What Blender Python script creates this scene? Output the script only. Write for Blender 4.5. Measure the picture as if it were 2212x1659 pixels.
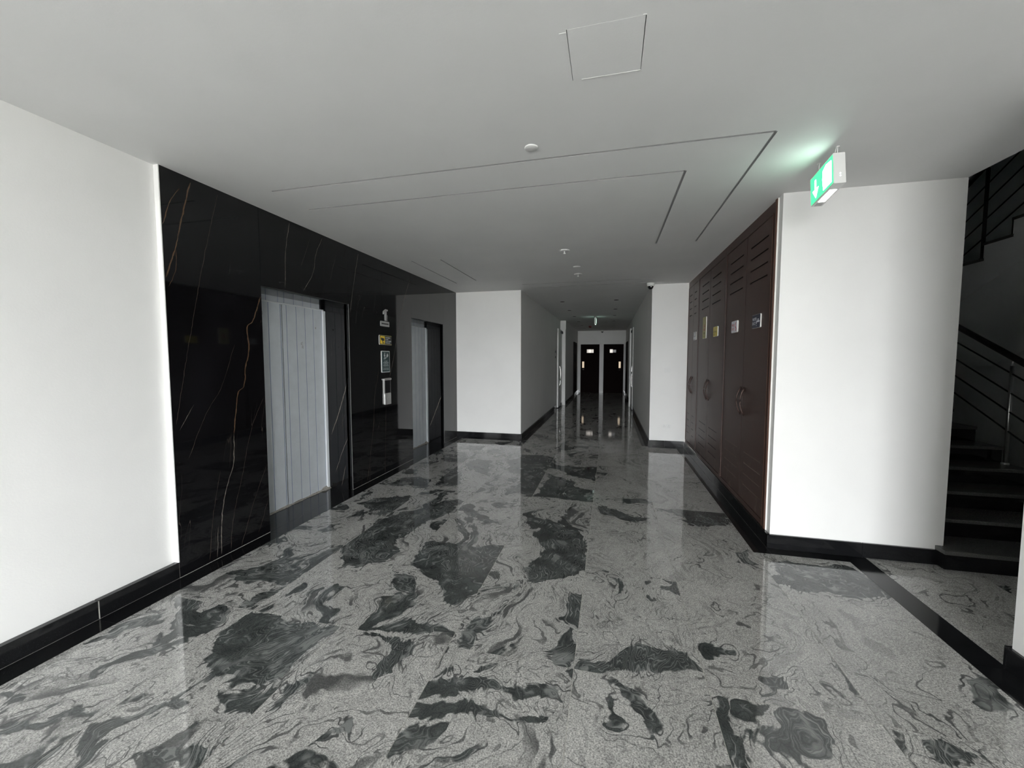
import bpy, bmesh, math, random
from mathutils import Vector, Matrix

for o in list(bpy.data.objects):
    bpy.data.objects.remove(o, do_unlink=True)
scene = bpy.context.scene
col = scene.collection
R = math.radians

# ------------------------------------------------------------------ camera
cam_d = bpy.data.cameras.new('camera')
cam_d.sensor_fit = 'HORIZONTAL'
cam_d.sensor_width = 36.0
cam_d.lens = 36.0 * 863.0 / 2212.0
cam_d.clip_start = 0.05
cam_d.clip_end = 200
cam = bpy.data.objects.new('camera', cam_d)
col.objects.link(cam)
cam.location = (0, 0, 1.5)
cam.rotation_euler = (math.pi / 2 - 0.0625, 0, 0.2392)
scene.camera = cam

# ------------------------------------------------------------------ daylight
world = bpy.data.worlds.new('sky')
scene.world = world
world.use_nodes = True
bg = world.node_tree.nodes['Background']
bg.inputs['Color'].default_value = (0.94, 0.97, 1.0, 1)
bg.inputs['Strength'].default_value = 24.8

def area(name, loc, rot, sx, sy, power, colour, portal=False):
    d = bpy.data.lights.new(name, 'AREA')
    d.shape = 'RECTANGLE'; d.size = sx; d.size_y = sy
    d.energy = power; d.color = colour
    if portal: d.cycles.is_portal = True
    o = bpy.data.objects.new(name, d); col.objects.link(o)
    o.location = loc; o.rotation_euler = rot
    return o
# portal in the glazed opening behind the photographer (guides the sky light in)
area('window_portal', (-0.2, -8.06, 1.33), (R(90), 0, 0), 4.1, 2.64, 1, (1, 1, 1), True)
area('window_portal', (2.08, -3.125, 1.27), (R(90), 0, R(90)), 1.15, 2.52, 1, (1, 1, 1), True)  # portal for the side opening added to light the left wall

vs = scene.view_settings
vs.view_transform = 'Standard'; vs.look = 'None'; vs.gamma = 1.0
vs.exposure = 0.62
vs.use_curve_mapping = False

# ------------------------------------------------------------------ helpers
def tag(o, label=None, cat=None, group=None, kind=None):
    if label: o['label'] = label
    if cat: o['category'] = cat
    if group: o['group'] = group
    if kind: o['kind'] = kind
    return o

def thing(name, loc, label, cat, group=None, kind=None):
    o = bpy.data.objects.new(name, None)
    o.empty_display_size = 0.1
    col.objects.link(o); o.location = loc
    return tag(o, label, cat, group, kind)

def base_of(parent):
    v = Vector((0, 0, 0))
    p = parent
    while p is not None:
        v += Vector(p.location); p = p.parent
    return v

def link(name, me, mat, parent=None, smooth=False):
    """me in world coordinates; re-based on the parent's origin"""
    o = bpy.data.objects.new(name, me)
    col.objects.link(o)
    if parent is not None:
        o.parent = parent
        b = base_of(parent)
        if b.length > 0: me.transform(Matrix.Translation(-b))
    if mat is not None:
        for m in (mat if isinstance(mat, (list, tuple)) else [mat]): me.materials.append(m)
    if smooth:
        for p in me.polygons: p.use_smooth = True
    return o

def mesh(name, verts, faces, mat, parent=None, smooth=False, fix=True):
    me = bpy.data.meshes.new(name)
    me.from_pydata([tuple(v) for v in verts], [], faces)
    if fix:
        bm = bmesh.new(); bm.from_mesh(me)
        bmesh.ops.recalc_face_normals(bm, faces=bm.faces); bm.to_mesh(me); bm.free()
    me.update()
    return link(name, me, mat, parent, smooth)

def boxdata(x0, x1, y0, y1, z0, z1):
    v = [(x, y, z) for x in (x0, x1) for y in (y0, y1) for z in (z0, z1)]
    f = [(0, 1, 3, 2), (4, 6, 7, 5), (0, 4, 5, 1), (2, 3, 7, 6), (0, 2, 6, 4), (1, 5, 7, 3)]
    return v, f

def box(name, x0, x1, y0, y1, z0, z1, mat, parent=None, bev=0.0, seg=1):
    v, f = boxdata(min(x0, x1), max(x0, x1), min(y0, y1), max(y0, y1), min(z0, z1), max(z0, z1))
    if bev <= 0: return mesh(name, v, f, mat, parent)
    me = bpy.data.meshes.new(name); me.from_pydata(v, [], f)
    bm = bmesh.new(); bm.from_mesh(me)
    bmesh.ops.recalc_face_normals(bm, faces=bm.faces)
    bmesh.ops.bevel(bm, geom=list(bm.edges), offset=bev, segments=seg, profile=0.5, affect='EDGES')
    bm.to_mesh(me); bm.free()
    return link(name, me, mat, parent)

def boxes(name, lst, mat, parent=None):
    V = []; F = []
    for b in lst:
        v, f = boxdata(*b); n = len(V)
        V += v; F += [tuple(i + n for i in q) for q in f]
    return mesh(name, V, F, mat, parent)

class Frame:
    """a plane in the room: u, v in the plane, n out of it"""
    def __init__(s, o, u, v):
        s.o = Vector(o); s.u = Vector(u); s.v = Vector(v); s.n = s.u.cross(s.v)
    def p(s, u, v, n=0.0): return s.o + s.u * u + s.v * v + s.n * n

def prism(name, pts, n0, n1, fr, mat, parent=None, smooth=False):
    k = len(pts)
    V = [fr.p(u, v, n0) for u, v in pts] + [fr.p(u, v, n1) for u, v in pts]
    F = [tuple(range(k - 1, -1, -1)), tuple(range(k, 2 * k))]
    F += [(i, (i + 1) % k, k + (i + 1) % k, k + i) for i in range(k)]
    return mesh(name, V, F, mat, parent, smooth)

def rrect(u0, u1, v0, v1, r, seg=4):
    pts = []
    for cx, cy, a0 in ((u1 - r, v0 + r, -90), (u1 - r, v1 - r, 0), (u0 + r, v1 - r, 90), (u0 + r, v0 + r, 180)):
        for i in range(seg + 1):
            a = R(a0 + 90 * i / seg); pts.append((cx + r * math.cos(a), cy + r * math.sin(a)))
    return pts

def relief(name, U, V, recs, fr, mat, parent=None, holes=(), back=None):
    """flat sheet u in U, v in V with recessed rectangles (u0,u1,v0,v1,depth) cut into it"""
    us = set(U); vs_ = set(V)
    for r in list(recs) + list(holes):
        us.update(t for t in r[:2] if U[0] < t < U[1]); vs_.update(t for t in r[2:4] if V[0] < t < V[1])
    us = sorted(us); vs_ = sorted(vs_)
    def dep(i, j):
        if i < 0 or j < 0 or i >= len(us) - 1 or j >= len(vs_) - 1: return None
        cu = (us[i] + us[i + 1]) / 2; cv = (vs_[j] + vs_[j + 1]) / 2
        for h in holes:
            if h[0] < cu < h[1] and h[2] < cv < h[3]: return None
        d = 0.0
        for r in recs:
            if r[0] < cu < r[1] and r[2] < cv < r[3]: d = max(d, r[4])
        return d
    Vt = []; idx = {}; F = []; MI = []
    def mi(i, j):
        cu = (us[i] + us[i + 1]) / 2; cv = (vs_[j] + vs_[j + 1]) / 2
        for r in recs:
            if len(r) > 5 and r[0] < cu < r[1] and r[2] < cv < r[3]: return r[5]
        return 0
    def vid(u, v, n):
        k = (round(u, 5), round(v, 5), round(n, 5))
        if k not in idx: idx[k] = len(Vt); Vt.append(fr.p(u, v, n))
        return idx[k]
    for i in range(len(us) - 1):
        for j in range(len(vs_) - 1):
            d = dep(i, j)
            if d is None: continue
            a, b, c, e = us[i], us[i + 1], vs_[j], vs_[j + 1]
            F.append((vid(a, c, -d), vid(b, c, -d), vid(b, e, -d), vid(a, e, -d))); MI.append(mi(i, j))
            for (ni, nj, p, q) in ((i + 1, j, (b, c), (b, e)), (i, j + 1, (b, e), (a, e))):
                d2 = dep(ni, nj)
                if d2 is not None and abs(d2 - d) > 1e-6:
                    F.append((vid(*p, -d), vid(*q, -d), vid(*q, -d2), vid(*p, -d2))); MI.append(mi(i, j) or mi(ni, nj))
            if back is not None:
                for (ni, nj, p, q) in ((i + 1, j, (b, c), (b, e)), (i, j + 1, (b, e), (a, e)), (i - 1, j, (a, e), (a, c)), (i, j - 1, (a, c), (b, c))):
                    if dep(ni, nj) is None:
                        F.append((vid(*p, -d), vid(*p, -back), vid(*q, -back), vid(*q, -d))); MI.append(0)
    o = mesh(name, Vt, F, mat, parent, fix=False)
    for pl, m_ in zip(o.data.polygons, MI): pl.material_index = m_
    return o

def lathe(name, prof, c, mat, parent=None, seg=28, smooth=True):
    V = []; F = []; n = len(prof)
    for i in range(seg):
        a = 2 * math.pi * i / seg
        for r, z in prof: V.append((c[0] + r * math.cos(a), c[1] + r * math.sin(a), c[2] + z))
    for i in range(seg):
        j = (i + 1) % seg
        for k in range(n - 1): F.append((i * n + k, j * n + k, j * n + k + 1, i * n + k + 1))
    o = mesh(name, V, F, mat, parent, smooth)
    return o

def tube(name, pts, rad, mat, parent=None, seg=8, cyc=False):
    pts = [Vector(p) for p in pts]; n = len(pts); V = []; F = []
    up = Vector((0, 0, 1))
    for i, p in enumerate(pts):
        a = pts[(i - 1) % n] if (i > 0 or cyc) else p
        b = pts[(i + 1) % n] if (i < n - 1 or cyc) else p
        t = (b - a).normalized()
        s = t.cross(up)
        if s.length < 1e-3: s = t.cross(Vector((1, 0, 0)))
        s.normalize(); w = s.cross(t)
        r = rad[i] if isinstance(rad, (list, tuple)) else rad
        for k in range(seg):
            q = 2 * math.pi * k / seg
            V.append(p + s * (r * math.cos(q)) + w * (r * math.sin(q)))
    m = n if cyc else n - 1
    for i in range(m):
        j = (i + 1) % n
        for k in range(seg):
            l = (k + 1) % seg
            F.append((i * seg + k, i * seg + l, j * seg + l, j * seg + k))
    if not cyc:
        F.append(tuple(range(seg - 1, -1, -1))); F.append(tuple((n - 1) * seg + k for k in range(seg)))
    return mesh(name, V, F, mat, parent, True)

def lettering(lines, fr, n, mat, parent, name='lettering', rot=0.0):
    """lines: (text, u, v, cap height, target width or None, align)"""
    for txt, u, v, h, w, al in lines:
        V = []; F = []
        cu = bpy.data.curves.new('t', 'FONT'); cu.body = txt; cu.size = 1.0; cu.resolution_u = 2; cu.offset = .018
        to = bpy.data.objects.new('t', cu)
        me = bpy.data.meshes.new_from_object(to)
        xs = [q.co.x for q in me.vertices]; ys = [q.co.y for q in me.vertices]
        if not xs: continue
        sy = h / (max(ys) - min(ys)); sx = sy if w is None else w / (max(xs) - min(xs))
        wd = (max(xs) - min(xs)) * sx
        off = {'L': 0, 'C': -wd / 2, 'R': -wd}[al]
        b = len(V)
        for q in me.vertices:
            a = (q.co.x - min(xs)) * sx + off; c = (q.co.y - min(ys)) * sy
            if rot: a, c = a * math.cos(rot) - c * math.sin(rot), a * math.sin(rot) + c * math.cos(rot)
            V.append(fr.p(u + a, v + c, n))
        F += [tuple(b + i for i in p.vertices) for p in me.polygons]
        bpy.data.objects.remove(to); bpy.data.meshes.remove(me); bpy.data.curves.remove(cu)
        mesh(name, V, F, mat, parent, fix=False)

# ------------------------------------------------------------------ materials
class NT:
    def __init__(s, name):
        s.m = bpy.data.materials.new(name); s.m.use_nodes = True
        s.t = s.m.node_tree; s.b = s.t.nodes['Principled BSDF']
    def new(s, typ, **kw):
        n = s.t.nodes.new(typ)
        for k, v in kw.items(): setattr(n, k, v)
        return n
    def put(s, sock, v):
        if v is None: return
        if hasattr(v, 'is_linked') or hasattr(v, 'links'): s.t.links.new(v, sock)
        else:
            if isinstance(v, (tuple, list)) and len(v) == 3 and sock.type == 'RGBA': v = (*v, 1)
            sock.default_value = v
    def math(s, op, a, b=None, c=None, clamp=False):
        n = s.new('ShaderNodeMath', operation=op, use_clamp=clamp)
        for i, v in enumerate((a, b, c)):
            if v is not None: s.put(n.inputs[i], v)
        return n.outputs[0]
    def vmath(s, op, a, b=None, scale=None):
        n = s.new('ShaderNodeVectorMath', operation=op)
        s.put(n.inputs[0], a)
        if b is not None: s.put(n.inputs[1], b)
        if scale is not None: s.put(n.inputs['Scale'], scale)
        return n.outputs[0]
    def noise(s, vec, scale, detail=2, rough=.5, dist=0.0, colr=False):
        n = s.new('ShaderNodeTexNoise')
        s.put(n.inputs['Vector'], vec); n.inputs['Scale'].default_value = scale
        n.inputs['Detail'].default_value = detail; n.inputs['Roughness'].default_value = rough
        n.inputs['Distortion'].default_value = dist
        return n.outputs['Color'] if colr else n.outputs['Fac']
    def ramp(s, f, stops):
        n = s.new('ShaderNodeValToRGB'); s.put(n.inputs[0], f)
        e = n.color_ramp.elements
        while len(e) < len(stops): e.new(0.5)
        for q, (p, c) in zip(e, stops): q.position = p; q.color = (*c, 1) if len(c) == 3 else c
        return n.outputs[0]
    def mix(s, f, a, b, mode='MIX'):
        n = s.new('ShaderNodeMix', data_type='RGBA', blend_type=mode)
        s.put(n.inputs[0], f); s.put(n.inputs[6], a); s.put(n.inputs[7], b)
        return n.outputs[2]
    def rng(s, v, a, b, c=0.0, d=1.0, smooth=True):
        n = s.new('ShaderNodeMapRange'); n.interpolation_type = 'SMOOTHSTEP' if smooth else 'LINEAR'
        s.put(n.inputs[0], v)
        for i, q in enumerate((a, b, c, d)): n.inputs[i + 1].default_value = q
        return n.outputs[0]
    def obj(s): return s.new('ShaderNodeTexCoord').outputs['Object']
    def sep(s, v):
        n = s.new('ShaderNodeSeparateXYZ'); s.put(n.inputs[0], v); return n.outputs
    def comb(s, x, y, z):
        n = s.new('ShaderNodeCombineXYZ')
        for i, q in enumerate((x, y, z)): s.put(n.inputs[i], q)
        return n.outputs[0]
    def curve(s, v, pts):
        n = s.new('ShaderNodeFloatCurve'); s.put(n.inputs['Value'], v)
        c = n.mapping; cv = c.curves[0]
        c.use_clip = False
        while len(cv.points) < len(pts): cv.points.new(0.5, 0.5)
        for q, (x, y) in zip(cv.points, pts): q.location = (x, y); q.handle_type = 'AUTO_CLAMPED'
        c.update()
        return n.outputs[0]
    def set(s, **kw):
        for k, v in kw.items(): s.put(s.b.inputs[k.replace('_', ' ')], v)
        return s
    def bump(s, h, dist, strength=1.0):
        n = s.new('ShaderNodeBump'); n.inputs['Distance'].default_value = dist
        n.inputs['Strength'].default_value = strength; s.put(n.inputs['Height'], h)
        s.put(s.b.inputs['Normal'], n.outputs[0])

def plain(name, c, rough=.5, metal=0.0, spec=None, var=0.0, vscale=30):
    t = NT(name)
    if var > 0:
        n = t.noise(t.obj(), vscale, 3, .6)
        f = t.rng(n, .3, .7, 1 - var, 1 + var, False)
        t.set(Base_Color=t.mix(1.0, c, t.comb(f, f, f), 'MULTIPLY'))
    else: t.set(Base_Color=c)
    t.set(Roughness=rough, Metallic=metal)
    if spec is not None: t.set(Specular_IOR_Level=spec)
    return t.m

def paint(name, c, rough=.55, bumpd=.0012, wear=0.0):
    t = NT(name); p = t.obj()
    n = t.noise(p, 1.1, 3, .6); n2 = t.noise(p, 90, 3, .6)
    f = t.rng(n, .3, .7, .965, 1.025, False)
    base = t.mix(1.0, c, t.comb(f, f, f), 'MULTIPLY')
    if wear > 0:
        k = t.noise(p, 7, 5, .7)
        base = t.mix(t.rng(k, .62, .80, 0, wear), base, (.50, .49, .46))
    t.set(Base_Color=base, Roughness=rough)
    t.bump(n2, bumpd, .35)
    return t.m

M = {}
M['wall'] = paint('wall_paint', (.83, .825, .805), .5)
M['ceil'] = paint('ceiling_paint', (.80, .80, .79), .7, .001)
M['plaster'] = paint('stair_plaster', (.78, .79, .78), .8, .002, .3)
M['lampblack'] = plain('unlit_lamp', (.008, .008, .008), .9, 0, 0.0)
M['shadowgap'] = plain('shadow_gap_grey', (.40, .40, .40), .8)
M['grout'] = plain('grout', (.42, .41, .37), .8, var=.2)
M['beadgrey'] = plain('bead_grey', (.16, .16, .155), .6)
M['darkgrout'] = plain('dark_grout', (.035, .035, .035), .8)
M['pvc'] = plain('pvc_board', (.72, .76, .80), .35, var=.05, vscale=6)
M['pvcline'] = plain('pvc_joint_blue', (.16, .23, .38), .5)
M['ledge'] = plain('pvc_trim', (.82, .85, .87), .4)
M['dust'] = plain('cement_dust', (.34, .32, .29), .95, var=.35, vscale=40)
M['white'] = plain('white_plastic', (.80, .80, .78), .35)
M['sidewhite'] = plain('white_foam_edge', (.82, .81, .77), .6)
M['black'] = plain('black_plastic', (.012, .012, .013), .35)
M['smoke'] = plain('smoked_dome', (.008, .008, .01), .08)
M['steel'] = plain('brushed_steel', (.62, .62, .61), .28, 1.0, var=.06, vscale=200)
M['silver'] = plain('silver_letters', (.50, .50, .50), .45, .55)
M['rail'] = plain('dark_rail', (.012, .011, .011), .45)
M['navy'] = plain('navy_print', (.012, .014, .045), .4)
M['yellow'] = plain('yellow_print', (.72, .58, .10), .45)
M['dullyellow'] = plain('dull_yellow_print', (.45, .42, .16), .5)
M['brightyellow'] = plain('bright_yellow_print', (.95, .66, .04), .45)
M['red'] = plain('red_print', (.55, .03, .05), .5)
M['dull_red'] = plain('faded_red_print', (.42, .12, .09), .5)
M['olive'] = plain('dark_olive_print', (.16, .15, .04), .5)
M['teal'] = plain('teal_print', (.012, .045, .045), .4)
M['pale'] = plain('pale_print', (.62, .66, .66), .5)
M['greyplate'] = plain('grey_plate', (.30, .28, .28), .4)
M['whiteprint'] = plain('white_print', (.80, .82, .86), .5)
M['redlamp'] = plain('red_beacon', (.16, .02, .02), .3)
M['tubegrey'] = plain('grey_recess', (.03, .03, .03), .6)

# brown lacquered cabinets with dusty scuffs near the floor
def brown(name, c, rough, dusty, spec=.35):
    t = NT(name); p = t.obj(); x, y, z = t.sep(p)
    n = t.noise(t.vmath('MULTIPLY', p, (3, 30, 3)), 3, 3, .6)
    f = t.rng(n, .3, .7, .86, 1.14, False)
    base = t.mix(1.0, c, t.comb(f, f, f), 'MULTIPLY')
    if dusty:
        k = t.noise(p, 9, 5, .65)
        low = t.rng(z, .75, .10, 0, 1)
        base = t.mix(t.math('MULTIPLY', t.rng(k, .52, .75, 0, .55), low), base, (.20, .15, .125))
    t.set(Base_Color=base, Roughness=rough, Specular_IOR_Level=spec)
    return t.m
M['brown'] = brown('brown_lacquer', (.060, .031, .024), .42, True)
M['brownlight'] = brown('brown_edge', (.085, .042, .030), .40, False)
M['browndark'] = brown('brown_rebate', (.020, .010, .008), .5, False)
M['dustline'] = plain('dusty_slot', (.16, .125, .105), .85)
M['doordark'] = brown('dark_wood', (.008, .004, .004), .6, False, .03)

# polished black granite of skirtings and borders
t = NT('black_granite'); p = t.obj()
sp = t.noise(p, 260, 2, .6); big = t.noise(p, 5, 3, .6)
cb = t.mix(t.rng(sp, .60, .78), (.0075, .0078, .0085), (.05, .05, .052))
cb = t.mix(t.rng(big, .55, .75, 0, .35), cb, (.022, .022, .024))
t.set(Base_Color=cb, Roughness=t.rng(big, .3, .7, .07, .14, False))
M['granite_black'] = t.m

def emit(name, c, s):
    t = NT(name); t.set(Base_Color=(0.02, 0.02, 0.02), Emission_Color=c, Emission_Strength=s); return t.m
M['exit_green'] = emit('exit_green_lit', (.06, 1.0, .28), 1.25)
M['exit_green_far'] = emit('exit_green_far_lit', (.25, 1.0, .55), .35)
M['exit_white'] = emit('exit_white_lit', (.78, 1.0, .91), 9.5)
M['exit_far'] = emit('exit_far_lit', (.82, 1.0, .93), 1.6)
M['exit_down'] = emit('exit_downlight', (.95, 1.0, .97), 7.0)
M['daypane'] = emit('daylit_pane', (1.0, .93, .85), .62)
M['warmpane'] = emit('warm_lit_pane', (1.0, .80, .58), .45)
M['dimpane'] = emit('dim_pane', (.5, .5, .5), .22)
M['led'] = emit('indicator', (.8, 1, .9), 2.5)

VEINS = [([(2.032, 2.048), (2.261, 2.122), (2.493, 2.179), (2.727, 2.24)], 0.005, 1), ([(2.37, 2.042), (2.559, 2.108), (2.657, 2.166)], 0.003, 1), ([(1.975, 2.065), (2.169, 2.121), (2.251, 2.119)], 0.002, 1), ([(1.055, 2.065), (1.502, 2.154), (1.986, 2.258), (2.41, 2.357), (2.724, 2.439)], 0.0016, 0), ([(0.914, 2.484), (1.042, 2.505), (1.241, 2.539), (1.28, 2.59), (1.442, 2.614), (1.592, 2.65), (1.747, 2.641), (1.802, 2.691), (2.023, 2.781)], 0.006, 1), ([(0.024, 2.341), (0.247, 2.352), (0.437, 2.384), (0.579, 2.429), (0.698, 2.473), (0.914, 2.484)], 0.0035, 2), ([(0.015, 2.417), (0.224, 2.443), (0.562, 2.54), (0.916, 2.64), (1.19, 2.779)], 0.0018, 0), ([(0.003, 2.505), (0.345, 2.649), (0.618, 2.79)], 0.0018, 0), ([(0.037, 2.67), (0.328, 2.794)], 0.0018, 0), ([(0.012, 2.247), (0.343, 2.291), (0.669, 2.365)], 0.0016, 0), ([(0.01, 2.308), (0.245, 2.323)], 0.002, 2), ([(0.797, 2.132), (1.115, 2.28), (1.267, 2.387), (1.617, 2.525)], 0.0014, 0), ([(1.014, 2.083), (1.179, 2.189)], 0.0018, 2), ([(2.133, 3.048), (2.456, 3.068), (2.734, 3.123)], 0.0028, 2), ([(2.369, 3.247), (2.672, 3.38)], 0.0016, 0), ([(2.153, 3.273), (2.38, 3.418), (2.496, 3.438), (2.721, 3.55)], 0.0026, 2), ([(2.016, 3.967), (2.278, 4.027), (2.709, 4.144)], 0.003, 2), ([(2.315, 3.65), (2.611, 3.753)], 0.0014, 0), ([(1.263, 4.773), (1.503, 4.88), (2.058, 5.059), (2.684, 5.385)], 0.004, 2), ([(0.579, 4.365), (1.127, 4.437), (1.248, 4.488), (1.629, 4.57)], 0.0035, 0), ([(0.035, 4.237), (0.782, 4.403)], 0.003, 0), ([(-0.044, 4.617), (0.897, 4.674)], 0.003, 0), ([(0.192, 7.022), (0.843, 7.132)], 0.005, 2)]
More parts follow.
